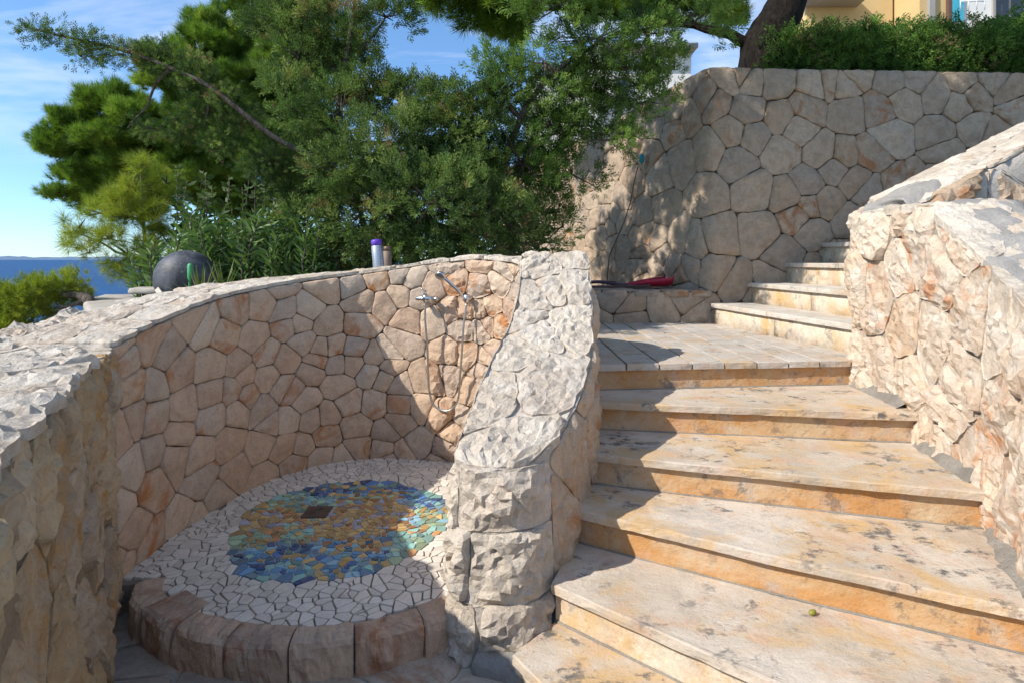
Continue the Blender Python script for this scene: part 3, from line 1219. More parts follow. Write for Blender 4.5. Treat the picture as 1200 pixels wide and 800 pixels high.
def tile_mat(name, col, var, rough=.22):
    t = NT(name)
    v = t.coords(True)
    r = t.rnd()
    g_ = t.n('ShaderNodeNewGeometry')
    r = t.math('FRACT', t.math('ADD', r, t.math('MULTIPLY', g_.outputs['Random Per Island'], 3.7)), 0)
    c = t.mix(r, tuple(max(0, x * (1 - var)) for x in col), tuple(min(1, x * (1 + var)) for x in col))
    c = t.mix(t.ramp(t.noise(v, 18, 6, .65), [(.45, 0.0), (.7, .35)]), c, (.34, .28, .22))
    return t.done(c, rough, t.bump(t.noise(v, 20, 4), .12, .004), .45)


TM = dict(white=tile_mat('white_ceramic', (.68, .62, .545), .13, .35), blue=tile_mat('blue_glaze', (.11, .26, .42), .55), deep=tile_mat('deep_blue_glaze', (.06, .14, .33), .6),
          teal=tile_mat('teal_glaze', (.22, .41, .37), .45), green=tile_mat('green_glaze', (.31, .44, .29), .4), amber=tile_mat('amber_glaze', (.52, .35, .14), .35),
          orange=tile_mat('orange_glaze', (.43, .22, .09), .5), lilac=tile_mat('lilac_glaze', (.36, .36, .44), .3), sky=tile_mat('sky_glaze', (.22, .40, .50), .4))
MC = Vector((-1.0, 3.37)); MR = .615


def tile_colour(x, y):
    dx, dy = (x - MC.x) / MR, (y - MC.y) / MR
    n1 = noise.noise((x * 2.6, y * 2.6, 3.3)); n2 = noise.noise((x * 5.5 + 9, y * 5.5, 1.3))
    k = dy + .28 * n1 + .12 * n2 + .1 * dx
    if math.hypot(dx - .12, dy - .05) < .42 + .12 * n1 and rt.random() < .75: return rt.choice(['amber', 'amber', 'orange', 'amber', 'lilac'])
    r = rt.random()
    if dx > .62 + .15 * n1:
        if dy > .3: pool = ['blue', 'sky', 'teal', 'deep']
        elif dy > -.1: pool = ['green', 'teal', 'amber', 'sky', 'green']
        else: pool = ['teal', 'green', 'orange', 'teal']
    elif k < -.52: pool = ['blue', 'deep', 'sky', 'blue', 'teal', 'amber']
    elif k < -.14: pool = ['blue', 'amber', 'orange', 'amber', 'sky'] if dx > -.2 else ['amber', 'orange', 'teal', 'green']
    elif k < .12: pool = ['amber', 'orange', 'amber', 'lilac']
    elif k < .42: pool = ['amber', 'lilac', 'sky', 'amber', 'orange'] if dx > -.15 else ['green', 'teal', 'amber', 'green']
    elif k < .68: pool = ['amber', 'orange', 'blue', 'green'] if dx > -.2 else ['teal', 'green', 'sky']
    else: pool = ['deep', 'blue', 'teal', 'deep', 'amber']
    return rt.choice(pool)


dr = Vector((-1.20, 3.50)); DRS = .075
mx = [p[0] for p in mos_poly]; my = [p[1] for p in mos_poly]
sw = seeds_in(min(mx), max(mx), min(my), max(my), .056, rt, 0, 1.15, .5)
sc_ = seeds_in(MC.x - MR, MC.x + MR, MC.y - MR, MC.y + MR, .040, rt, 0, 1.3, .4)


def mrad(x, y):
    a = math.atan2(y - MC.y, x - MC.x)
    return MR * (1 + .035 * math.sin(3 * a + .6) + .025 * math.sin(5 * a))


sw = [s for s in sw if inside(s[0], s[1], mos_poly) and math.hypot(s[0] - MC.x, s[1] - MC.y) > mrad(*s) + .028]
sc_ = [s for s in sc_ if math.hypot(s[0] - MC.x, s[1] - MC.y) < mrad(*s) - .01 and max(abs(s[0] - dr.x), abs(s[1] - dr.y)) > DRS + .012]
# ring of guard seeds outside so rim cells stay small
guard = []
mp = mos_poly
for i in range(len(mp)):
    a = Vector(mp[i]); b = Vector(mp[(i + 1) % len(mp)])
    k = max(1, int((b - a).length / .055))
    for j in range(k):
        q = a.lerp(b, j / k); o = (q - TC).normalized()
        guard.append((q.x + o.x * .028, q.y + o.y * .028))
drg = [(dr.x + x * .09, dr.y + y * .09) for x in (-.7, 0, .7) for y in (-.7, 0, .7)]
allp = sw + sc_ + guard + drg
bb = [(-2.3, 1.9), (.4, 1.9), (.4, 4.8), (-2.3, 4.8)]
cells = voronoi(allp, bb)
tiles = []
for i, c in enumerate(cells[:len(sw) + len(sc_)]):
    if len(c) < 3: continue
    a, gcn = area_centroid(c)
    if abs(a) > .02: continue
    p = inset(c, .0036 if i < len(sw) else .0038)
    if len(p) < 3: continue
    a, gcn = area_centroid(p)
    if a < .00018: continue
    key = 'white' if i < len(sw) else tile_colour(*gcn)
    tz = TZ + rt.uniform(-.0015, .002)
    tx, ty = rt.uniform(-.03, .03), rt.uniform(-.03, .03)
    h = lambda x, y: tz + (x - gcn[0]) * tx + (y - gcn[1]) * ty
    # nick the corners irregularly
    p = chaikin(p, rt.uniform(.06, .14))
    m = len(p)
    V = [(x, y, TZ - .02) for x, y in p] + [(x, y, h(x, y) - .002) for x, y in p]
    for x, y in p:
        xx = gcn[0] + (x - gcn[0]) * .95; yy_ = gcn[1] + (y - gcn[1]) * .95
        V.append((xx, yy_, h(xx, yy_)))
    Fc = []
    for k in range(2):
        for q in range(m):
            r_ = (q + 1) % m
            Fc.append((k * m + q, k * m + r_, (k + 1) * m + r_, (k + 1) * m + q))
    Fc.append(tuple(2 * m + q for q in range(m)))
    vis = a / (gcn[1] ** 3)
    if inside(gcn[0], gcn[1], [(-.3, 2.4), (.2, 2.4), (.2, 4.4), (0, 4.4)]): vis *= .01
    tiles.append((vis, key, V, Fc))
tiles.sort(key=lambda t: -t[0])
for vis, key, V, Fc in tiles[:298]:
    mesh_obj('tile', V, Fc, TM[key], TR, False)
keys = list(TM)
V2 = []; F2 = []; I2 = []
for vis, key, V, Fc in tiles[298:]:
    o = len(V2); V2 += V
    F2 += [tuple(i + o for i in f) for f in Fc]; I2 += [keys.index(key)] * len(Fc)
if V2:
    tag(mesh_obj('small_tiles', V2, F2, [TM[k] for k in keys], TR, False, I2), kind='stuff')

# kerb stones round the open side
ku = [0, .27, .52, .80, 1.07, 1.33, 1.62, PK.L]
ku = [k / ku[-1] * PK.L if k == ku[-1] else k for k in ku]
ku = [u for u in ku if u < PK.L - .12] + [PK.L]


def kerb_stone(ua, ub, wid, rnd):
    n_u = 15
    V = []; prof = []
    s0 = rnd.uniform(0, 50)
    prof = [(.008, -.02), (.010, .05), (.012, .10), (.010, .15), (.006, TZ - .014), (-.006, TZ + .002), (-.03, TZ + .010), (-wid * .5, TZ + .011), (-wid + .012, TZ + .008), (-wid, TZ - .01), (-wid, .05)]
    rows_ = []
    for k in range(n_u):
        f = k / (n_u - 1)
        u = ua + .004 + (ub - ua - .008) * f
        endr = .006 * (max(0, abs(f - .5) * 2 - .85) / .15) ** 2
        r_ = []
        for j, (o, z) in enumerate(prof):
            p = PK.pos(u); n_ = PK.nor(u)
            d = noise.noise((u * 7 + s0, z * 7, o * 9)) * .016 + (abs(noise.noise((u * 13 + s0, z * 13, o * 14))) - .2) * .022 + (abs(noise.noise((u * 34 + s0, z * 34, o * 30))) - .2) * .012
            o2 = o + (d if j < 6 else d * .4) - (endr if j < 6 else 0)
            q = p + n_ * o2
            r_.append(Vector((q.x, q.y, z + (d * .6 - endr * .7 if z > .1 else 0))))
        rows_.append(r_)
    nv_ = len(prof)
    V = [p for r_ in rows_ for p in r_]
    Fc = []
    for i in range(n_u - 1):
        for j in range(nv_ - 1):
            a = i * nv_ + j
            Fc.append((a + nv_, a + nv_ + 1, a + 1, a))
    Fc.append(tuple(range(nv_)))
    Fc.append(tuple((n_u - 1) * nv_ + j for j in range(nv_ - 1, -1, -1)))
    return V, Fc


for i, (a, b) in enumerate(zip(ku[:-1], ku[1:])):
    V, Fc = kerb_stone(a, b, .20 if i == 1 else .115 + rt.uniform(-.01, .02), rt)
    mesh_obj('kerb_stone', V, Fc, M_KERB, TR, False)
# drain
V, Fc = box(dr.x - DRS, dr.x + DRS, dr.y - DRS, dr.y + DRS, TZ - .02, TZ + .004)
dg_ = mesh_obj('drain', V, Fc, M_DRAIN, TR, False)
parts_ = []
for k in range(3):
    r0 = .016 + k * .016
    pts = [(dr.x + r0 * math.cos(a), dr.y + r0 * math.sin(a), TZ + .005) for a in np.linspace(0, 2 * math.pi, 17)]
    parts_.append(tube(pts, .0035, 5))
V, Fc = join(parts_)
mesh_obj('drain_grille', V, Fc, M_DRAIN, dg_)

# ------------------------------------------------------------------ lower staircase
ST = empty('staircase')
tag(ST, 'winding lower flight of mottled limestone treads with orange risers', 'staircase')
RISE = .175
# (left, right) front edges of the treads, bottom step first; z of tread k is RISE * (k + 1)
EDGE = [((-.0, 2.27), (1.60, .08)), ((.17, 2.46), (1.76, 1.21)), ((.28, 2.81), (1.86, 1.965)), ((.385, 3.10), (2.19, 2.545)), ((.46, 3.505), (2.33, 3.225)), ((.50, 3.775), (2.44, 3.965))]


def front_pts(e, bow, n=20):
    a, b = Vector(e[0]), Vector(e[1])
    d = b - a
    nn = Vector((d.y, -d.x)).normalized()
    return [a.lerp(b, i / n) + nn * (bow * math.sin(math.pi * i / n)) for i in range(n + 1)]


bows = [.015, .022, .02, .012, .004, .0]
for k in range(5):
    z = RISE * (k + 1)
    fr = front_pts(EDGE[k], bows[k])
    bk = front_pts(EDGE[k + 1], bows[k + 1])
    d = Vector(EDGE[k + 1][1]) - Vector(EDGE[k + 1][0])
    back = Vector((-d.y, d.x)).normalized()
    bk = [p + back * .05 for p in bk]
    out = [(p.x, p.y) for p in fr] + [(p.x, p.y) for p in bk[::-1]]
    V, Fc = slab(out, z, .042, .005, .035, .0045, tilt=lambda x, y: .004 * noise.noise((x * 2.2, y * 2.2, 1)), seed=k * 3.1)
    mesh_obj('tread', V, Fc, M_TREAD, ST, False)
for k in range(6):
    # riser below the front edge of tread k
    z1 = RISE * (k + 1) - .040; z0 = RISE * k - .01
    fr = front_pts(EDGE[k], bows[k])
    d = Vector(EDGE[k][1]) - Vector(EDGE[k][0])
    back = Vector((-d.y, d.x)).normalized()
    A = [p + back * .032 for p in fr]; B = [p + back * .075 for p in fr]
    rows_ = []
    for i in range(len(A)):
        j = noise.noise((i * .9, k * 7.7, 0)) * .005
        a = A[i] + back * j
        b_ = B[i]
        rows_.append([(b_.x, b_.y, z0), (a.x, a.y, z0), (a.x + back.x * .002, a.y + back.y * .002, (z0 + z1) / 2), (a.x, a.y, z1), (b_.x, b_.y, z1)])
    ob = grid_mesh('riser', rows_, M_RISER_PALE if k in (0, 1) else M_RISER, ST, False)
    ob.data.flip_normals()
    # grey mortar fillet where the riser meets the tread below
    if k > 0:
        pts = [(p.x + back.x * .030, p.y + back.y * .030, RISE * k + .001 + .002 * noise.noise((i, k, 0))) for i, p in enumerate(fr)]
        V, Fc = tube(pts, [.0065 + .005 * noise.noise((i * .7, k, 5)) for i in range(len(pts))], 6)
        mesh_obj('mortar', V, Fc, M_MORTAR_STEP, ST)
# mortar under the pillar foot and beside the first step
V, Fc = slab([(-.16, 2.32), (.02, 2.24), (.25, 2.45), (.2, 2.62), (0, 2.5), (-.16, 2.46)], .12, .14, .02, .06, .03)
mesh_obj('mortar', V, Fc, M_MORTAR_GREY, ST)

# ------------------------------------------------------------------ landing of stone planks
LZ = RISE * 6
LD = empty('landing')
tag(LD, 'stair landing paved with long weathered grey stone planks', 'landing', kind='structure')
rd = random.Random(3)


def e6(x):
    a, b = EDGE[5]
    return a[1] + (b[1] - a[1]) * (x - a[0]) / (b[0] - a[0])


x = .08
xl = []
while x < 2.70:
    xl.append(x); x += .228
for i, x0 in enumerate(xl[:-1]):
    x1 = xl[i + 1]
    y = max(e6((x0 + x1) / 2), 0) if x1 > .5 else 4.1
    first = True
    ystart = y
    while y < 6.5:
        L_ = rd.uniform(.55, 1.3)
        y1 = min(y + L_, 6.5)
        if 6.5 - y1 < .3: y1 = 6.5
        ga = .006
        ya0 = e6(x0 + ga) if (first and x1 > .5) else y + ga
        yb0 = e6(x1 - ga) if (first and x1 > .5) else y + ga
        V, Fc = slab([(x0 + ga, ya0), (x1 - ga, yb0), (x1 - ga, y1 - ga), (x0 + ga, y1 - ga)], LZ + rd.uniform(-.003, .003), .045, .004, .07, .004, seed=rd.uniform(0, 50))
        mesh_obj('paving_slab', V, Fc, M_PLANK, LD, False)
        y = y1; first = False
V, Fc = slab([(.05, 4.0), (.5, 3.83), (2.45, 4.02), (2.75, 4.05), (2.75, 6.6), (.05, 6.6)], LZ - .018, .2, 0, .3, .005)
mesh_obj('mortar', V, Fc, M_MORTAR_DARK, LD)

# ------------------------------------------------------------------ upper flight
US = empty('staircase')
tag(US, 'short upper flight of pale grey steps climbing beside the tall back wall', 'staircase')
UR = .22
UE = [((2.52, 4.15), (2.17, 6.2)), ((2.84, 4.2), (2.63, 6.36)), ((3.22, 4.3), (3.04, 6.42)), ((3.62, 4.4), (3.45, 6.46)), ((4.05, 4.5), (3.88, 6.5)), ((4.5, 4.6), (4.3, 6.5)), ((4.95, 4.7), (4.75, 6.5))]
for k in range(6):
    z = LZ + UR * (k + 1)
    a, b = Vector(UE[k][0]), Vector(UE[k][1]); a2, b2 = Vector(UE[k + 1][0]), Vector(UE[k + 1][1])
    # split each tread in two slabs of uneven length
    f = rd.uniform(.42, .62)
    m1, m2 = a.lerp(b, f), a2.lerp(b2, f)
    dirv = (b - a).normalized() * .003
    for (p, q, r_, s_) in ((a, m1 - dirv, m2 - dirv, a2), (m1 + dirv, b, b2, m2 + dirv)):
        ex = Vector((.05, 0))
        V, Fc = slab([tuple(p), tuple(q), tuple(r_ + ex), tuple(s_ + ex)], z, .045, .005, .06, .005, seed=k * 5.0)
        mesh_obj('tread', V, Fc, M_USTEP, US, False)
    o = Vector((.035, 0))
    for (p, q) in ((a, a.lerp(b, .5) - dirv), (a.lerp(b, .5) + dirv, b)):
        V, Fc = slab([tuple(p + o), tuple(q + o), tuple(q + o + Vector((.06, 0))), tuple(p + o + Vector((.06, 0)))], z - .043, UR - .035, .004, .08, .006, seed=k)
        mesh_obj('riser', V, Fc, M_RISER_PALE, US)

# ------------------------------------------------------------------ low ledge wall at the back of the landing
LG = empty('ledge_wall')
tag(LG, 'low rubble ledge wall at the back of the landing', 'ledge', kind='thing')
rg = random.Random(9)
PG = Path([(.05, 6.30), (1.2, 6.30), (2.22, 6.33)], False)
GH = .345
cells = face_cells(0, PG.L, lambda u: GH, GH, .24, rg, 1.3)
gmap = lambda u, v, w: Vector((PG.pos(u).x, PG.pos(u).y - w, LZ - .01 + v))
lay_stones(LG, 'stone', M_BACK, cells, gmap, rg, gap=.003, bulge=.018, rough=.010, npts=26, rnk=.07, crease=.012, hewn=.06)
rows = []
for x in np.arange(.05, 2.26, .05):
    rows.append([(x, 6.345, z) for z in np.linspace(LZ - .1, LZ + GH - .02, 5)] + [(x, y, LZ + GH) for y in np.linspace(6.32, 7.6, 14)])
grid_mesh('mortar', rows, M_MORTAR, LG, True, .012, 9)
cs = voronoi(seeds_in(.05, 2.24, 6.29, 6.75, .26, rg, 1, 1.2), [(.05, 6.29), (2.24, 6.29), (2.24, 6.75), (.05, 6.75)], 1.2)
lay_stones(LG, 'cap_stone', M_BACK, cs, lambda u, v, w: Vector((u, v, LZ + GH + .002 + w)), rg, gap=.008, bulge=.012, rough=.01, npts=20, facets=.05, rings=(1, .95, .8, .4))

# ------------------------------------------------------------------ tall back wall
rb = random.Random(41)
BW = Path([(-.2, 11.5), (.6, 9.75), (1.4, 7.98), (1.9, 6.88), (2.1, 6.46), (2.17, 6.36), (2.28, 6.32), (2.8, 6.36), (4.5, 6.44), (7.2, 6.6)], True, .05)
W4 = empty('stone_wall')
tag(W4, 'tall grey brown retaining wall of polygonal stones behind the upper steps', 'wall', kind='thing')
ub = u_near(BW, 2.17, 6.36)


def b_top(u):
    return 3.90 - max(0, ub - u) * .11


def b_map(u, v, w):
    p = BW.pos(u); n = BW.nor(u)
    q = p + n * (w - .012 * v)
    return Vector((q.x, q.y, .95 + v))


cells = face_cells(0, BW.L, lambda u: b_top(u) - .95 - .005, 3.0, .31, rb, 1.05, relax=1, vary=.6)
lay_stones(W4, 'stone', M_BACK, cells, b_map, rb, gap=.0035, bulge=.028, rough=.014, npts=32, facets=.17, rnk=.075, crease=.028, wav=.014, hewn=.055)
rows = []
for u in np.arange(0, BW.L, .07):
    p = BW.pos(u); n = BW.nor(u); zt = b_top(u)
    row = [(p.x - n.x * .012 * z - n.x * .016, p.y - n.y * .012 * z - n.y * .016, z + .0) for z in np.linspace(.9, zt - .01, 20)]
    for f in (.02, .12, .25, .4):
        row.append((p.x - n.x * f - n.x * .04, p.y - n.y * f - n.y * .04, zt))
    row.append((p.x - n.x * .46, p.y - n.y * .46, zt - .4))
    rows.append(row)
grid_mesh('mortar', rows, M_MORTAR, W4, True, .008, 7)

# ------------------------------------------------------------------ right wall: lower part along the stairs, upper part beside the upper flight
rr = random.Random(77)
RW = [(3.0, 4.36), (2.62, 4.24), (2.44, 4.14), (2.385, 4.0), (2.345, 3.7), (2.29, 3.24), (2.14, 2.575), (1.87, 2.0), (1.74, 1.65), (1.66, 1.1), (1.64, .3), (1.64, -2)]
PR = Path(RW)
W5 = empty('stone_wall')
tag(W5, 'sunlit pale cream rubble wall bending from the lower stairs up beside the upper steps', 'wall', kind='thing')
uc_ = u_near(PR, 2.385, 4.0)
_ru = [0, u_near(PR, 2.62, 4.24), uc_ - .02, u_near(PR, 2.29, 3.24), u_near(PR, 2.23, 2.95), u_near(PR, 2.14, 2.575), u_near(PR, 2.0, 2.25), u_near(PR, 1.87, 2.0), u_near(PR, 1.66, 1.1), PR.L]
_rz = [2.34, 2.17, 2.07, 2.06, 1.88, 1.66, 1.54, 1.45, 1.15, .9]


def r_top(u):
    return float(np.interp(u, _ru, _rz))


def r_map(u, v, w):
    p = PR.pos(u); n = PR.nor(u)
    q = p + n * (w - .03 * v)
    return Vector((q.x, q.y, v - .05))


u1 = u_near(PR, 1.66, 1.1)
cells = face_cells(0, u1, lambda u: r_top(u) + .05, 2.45, .27, rr, .8, relax=1, vary=.55)
cells = [c for c in cells if area_centroid(c)[1][1] > .2]
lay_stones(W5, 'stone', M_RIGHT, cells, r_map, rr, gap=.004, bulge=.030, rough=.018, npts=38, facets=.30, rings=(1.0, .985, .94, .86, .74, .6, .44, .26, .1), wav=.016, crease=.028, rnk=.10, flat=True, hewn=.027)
# lower wall core and its grey mortar top
rows = []
RWD = .44
for u in np.arange(.12, PR.L, .03):
    p = PR.pos(u); n = PR.nor(u); zt = r_top(u)
    row = [(p.x - n.x * (.012 + .03 * z), p.y - n.y * (.012 + .03 * z), z) for z in np.linspace(-.1, zt - .015, 18)]
    for f in np.linspace(0, 1, 12):
        q = p - n * (.03 * zt + .02 + f * (RWD if u > uc_ + .25 else .26))
        row.append((q.x, q.y, zt + .015 * math.sin(f * 3.1) + .02 * f))
    q = p - n * (RWD + .1)
    row.append((q.x, q.y, zt - .3)); row.append((q.x, q.y, .8))
    rows.append(row)
grid_mesh('mortar', rows, M_MORTAR_GREY, W5, True, .017, 13)


def r_cap(u, v, w):
    p = PR.pos(u) - PR.nor(u) * (v + .035)
    return Vector((p.x, p.y, r_top(u) + .004 + .045 * v + w))


sd2 = seeds_in(uc_ + .05, u1, .0, RWD, .20, rr, 1, 1.5, .5)
cs = voronoi(sd2, [(uc_, 0.0), (u1, 0.0), (u1, RWD), (uc_, RWD)], 1.5)
lay_stones(W5, 'cap_stone', M_TOP, cs, r_cap, rr, gap=.012, bulge=.014, rough=.014, npts=28, facets=.1, back=.04, rings=(1.0, .97, .88, .66, .36), wav=.035, rnk=.2, crease=.016, flat=True, hewn=.027)
# upper part: rising wall going off to the right
UA, UB = Vector((2.75, 3.84)), Vector((6.25, 4.66))
ud = (UB - UA).normalized(); un = Vector((ud.y, -ud.x))
UL = (UB - UA).length
PU = Path([tuple(UA - un * -.0), tuple(UB)], False)


def u_top(t):
    return 2.115 + .44 * t


def um(u, v, w):
    p = PU.pos(u); n = PU.nor(u)
    q = p + n * (w - .02 * v)
    return Vector((q.x, q.y, .9 + v))


cells = face_cells(.08, UL, lambda u: u_top(u) - .9 + .03, 2.7, .36, rr, 1.1, v0=.35, relax=1, vary=.5)
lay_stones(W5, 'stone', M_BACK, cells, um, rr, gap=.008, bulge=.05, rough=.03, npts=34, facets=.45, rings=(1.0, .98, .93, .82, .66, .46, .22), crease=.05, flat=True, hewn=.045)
rows = []
UWD = .46
for t in np.arange(.06, UL, .05):
    p = UA + ud * t; zt = u_top(t)
    row = [(p.x - un.x * .02, p.y - un.y * .02, z) for z in np.linspace(.8, zt - .02, 12)]
    for f in np.linspace(0, 1, 10):
        q = p - un * (.03 + f * UWD)
        row.append((q.x, q.y, zt - .014 + .06 * f))
    q = p - un * (UWD + .04)
    row += [(q.x, q.y, zt - .1), (q.x, q.y, .9)]
    if not rows:
        cq = p - un * (.03 + .5 * UWD)
        rows.append([(cq.x + (a_[0] - cq.x) * .05, cq.y + (a_[1] - cq.y) * .05, min(a_[2], zt - .02) if k_ % 2 else a_[2] - .01) for k_, a_ in enumerate(row)])
    rows.append(row)
grid_mesh('mortar', rows, M_MORTAR_PALE, W5, True, .011, 9)
cs = voronoi(seeds_in(.02, UL, 0, UWD, .30, rr, 0, 1.3, .5), [(.02, .02), (UL, .02), (UL, UWD), (.02, UWD)], 1.5)


def u_cap(u, v, w):
    p = UA + ud * u - un * v
    return Vector((p.x, p.y, u_top(u) + .06 * v / UWD + .006 + w))


lay_stones(W5, 'cap_stone', M_TOP, cs, u_cap, rr, gap=.001, bulge=.018, rough=.020, npts=36, facets=.16, back=.015, rings=(1.0, .97, .88, .66, .36), wav=.025, crease=.02, flat=True, hewn=.027)

# grey cement fillet between treads and right wall
parts_ = []
for k in range(5):
    z = RISE * (k + 1)
    ya, yb = EDGE[k][1][1], EDGE[k + 1][1][1]
    ua, ub_ = u_near(PR, *EDGE[k + 1][1]), u_near(PR, *EDGE[k][1])
    rows_ = []
    for i in range(22):
        u = ua + .03 + (ub_ - ua - .13) * i / 21
        row = []
        for o, dz in ((-.04, .06), (.0, .034), (.022, .012), (.036, .002), (.042, -.01)):
            w_ = o + (.022 * noise.noise((u * 9, k, o * 12)) + .010 * noise.noise((u * 30, k, o * 12)) if o > 0 else 0)
            p = PR.pos(u) + PR.nor(u) * w_
            row.append((p.x, p.y, z + dz * (1 + .5 * noise.noise((u * 11, k, 3)))))
        rows_.append(row)
    grid_mesh('mortar', rows_, M_MORTAR_STEP, ST)

# ------------------------------------------------------------------ shower fitting
SF = empty('shower_fitting')
tag(SF, 'chrome shower mixer with hanging hose and hand shower on the curved wall', 'shower')


def onwall(px, py, off):
    # the point of the shower wall seen at this pixel, moved off the face
    best = None
    for u in np.linspace(0, PS.L, 600):
        p = PS.pos(u)
        e = abs((p.x / p.y) * F + 600 - px)
        if best is None or e < best[0]: best = (e, u)
    u = best[1]
    p = PS.pos(u); n = PS.nor(u)
    q = p + n * off
    return Vector((q.x, q.y, CAMZ - (py - 304) / F * q.y)), Vector((n.x, n.y, 0)), Vector((-n.y, n.x, 0))


c0, nn, tt = onwall(504, 350, .10)
tt = -tt if tt.x < 0 else tt
V, Fc = join([tube([c0 - tt * .075, c0 - tt * .07, c0 + tt * .05, c0 + tt * .055], [.012, .017, .017, .012], 14),
              tube([c0 + Vector((0, 0, -.035)), c0 + Vector((0, 0, .005)), c0 + Vector((0, 0, .03))], [.013, .021, .017], 14),
              tube([c0 + tt * .03 - nn * .13, c0 + tt * .03], [.022, .015], 12), tube([c0 - tt * .05 - nn * .13, c0 - tt * .05], [.022, .015], 12)])
mesh_obj('mixer_body', V, Fc, M_CHROME, SF)
V, Fc = join([tube([c0 + Vector((0, 0, .028)), c0 + Vector((0, 0, .062))], [.013, .010], 12), tube([c0 + Vector((0, 0, .055)), c0 + Vector((0, 0, .075)) + nn * .07], [.008, .006], 8)])
mesh_obj('lever', V, Fc, M_CHROME, SF)
V, Fc = join([tube([c0 + tt * .05, c0 + tt * .085, c0 + tt * .10], [.010, .014, .017], 14)])
mesh_obj('knob', V, Fc, M_CHROME, SF)
b0, bn, bt = onwall(552, 350, .07)
V, Fc = join([tube([b0 - bn * .09, b0], [.024, .018], 14), tube([b0 + Vector((0, 0, -.03)), b0 + Vector((0, 0, .03))], [.02, .023], 14)])
mesh_obj('wall_bracket', V, Fc, M_CHROME, SF)
h0, hn, ht = onwall(527, 322, .16)
V, Fc = tube([b0 + Vector((0, 0, -.02)), b0.lerp(h0, .35), b0.lerp(h0, .75), h0], [.011, .012, .012, .016], 12)
hs = mesh_obj('hand_shower', V, Fc, M_CHROME, SF)
fd = (hn * .75 + Vector((0, 0, -.75)) - bt * 0).normalized()
V, Fc = lathe([(.012, -.028), (.036, -.012), (.042, 0), (.040, .010), (.030, .012)], h0 + fd * .012, 20, fd)
mesh_obj('spray_head', V, Fc, M_CHROME, hs)
# hose: down from the mixer, loop, up to the bracket
hz = [onwall(503 + (i * 0), 350, .11)[0] for i in (0,)]
hp = [c0 + Vector((0, 0, -.03))]
for px, py, of in ((504, 375, .10), (505, 405, .085), (506, 435, .08), (508, 460, .08), (514, 475, .08), (525, 481, .08), (536, 478, .08), (543, 465, .085), (546, 440, .09), (548, 410, .09), (550, 380, .085)):
    hp.append(onwall(px, py, of)[0])
hp.append(b0 + Vector((0, 0, -.03)))
# resample smooth
P_ = hp; sm = []
Q = [P_[0] * 2 - P_[1]] + P_ + [P_[-1] * 2 - P_[-2]]
for i in range(1, len(Q) - 2):
    a, b, c, d = Q[i - 1], Q[i], Q[i + 1], Q[i + 2]
    for k in range(6):
        t = k / 6
        sm.append(0.5 * ((2 * b) + (c - a) * t + (2 * a - 5 * b + 4 * c - d) * t * t + (3 * b - a - 3 * c + d) * t ** 3))
sm.append(P_[-1])
V, Fc = tube(sm, .0078, 8)
mesh_obj('hose', V, Fc, M_HOSE, SF)

# ------------------------------------------------------------------ ball, slabs, plants by the left wall end
ball_c = at(218, 327, 4.75)
ball_r = 33.5 / F * 4.75
V = []; Fc = []
nl, nm = 24, 40
for i in range(nl + 1):
    th = math.pi * i / nl
    for j in range(nm):
        ph = 2 * math.pi * j / nm
        d = Vector((math.sin(th) * math.cos(ph), math.sin(th) * math.sin(ph), math.cos(th)))
        V.append(ball_c + d * ball_r * (1 + .006 * noise.noise(d * 3)))
for i in range(nl):
    for j in range(nm):
        k = (j + 1) % nm
        Fc.append((i * nm + j, (i + 1) * nm + j, (i + 1) * nm + k, i * nm + k))
tag(mesh_obj('stone_ball', V, Fc, M_SPHERE), 'large dark grey stone ball behind the curved shower wall', 'stone ball')
for i, (pa, pb, d, w, zt, lab) in enumerate([((150, 338), (187, 338), 5.1, .30, .05, 'upper of two pale flagstones stacked beside the grey ball'), ((134, 352), (190, 352), 4.75, .30, .05, 'lower of two pale flagstones stacked beside the grey ball')]):
    a = at(pa[0], pa[1], d); b = at(pb[0], pb[1], d)
    V, Fc = slab([(a.x, a.y), (b.x, b.y), (b.x - .04, b.y + w), (a.x - .1, a.y + w)], a.z, zt, .01, .05, .01, seed=i)
    tag(mesh_obj('flagstone', V, Fc, M_SLATE), lab, 'flagstone', 'flagstones beside the ball')
a = at(187, 341, 4.55); b = at(203, 362, 4.4)
V, Fc = box(-.018, .018, -.035, .035, 0, 1)
zd = (a - b)
q = Vector((0, 0, 1)).rotation_difference(zd).to_matrix()
V = [b + q @ Vector((v[0], v[1], v[2] * zd.length)) for v in V]
tag(mesh_obj('wooden_board', V, Fc, M_WOOD, None, False), 'short bleached wooden board leaning against the grey ball', 'board')
s0 = at(222, 352, 4.42); s1 = at(223, 309, 4.42)
V, Fc = tube([s0 - Vector((0, 0, .1)), s0, s0.lerp(s1, .55), s0.lerp(s1, .62), s0.lerp(s1, .95), s1], [.010, .010, .010, .019, .021, .012], 12)
tag(mesh_obj('garden_stake', V, Fc, M_GREENCAP), 'thin green capped stake in front of the grey ball', 'stake')

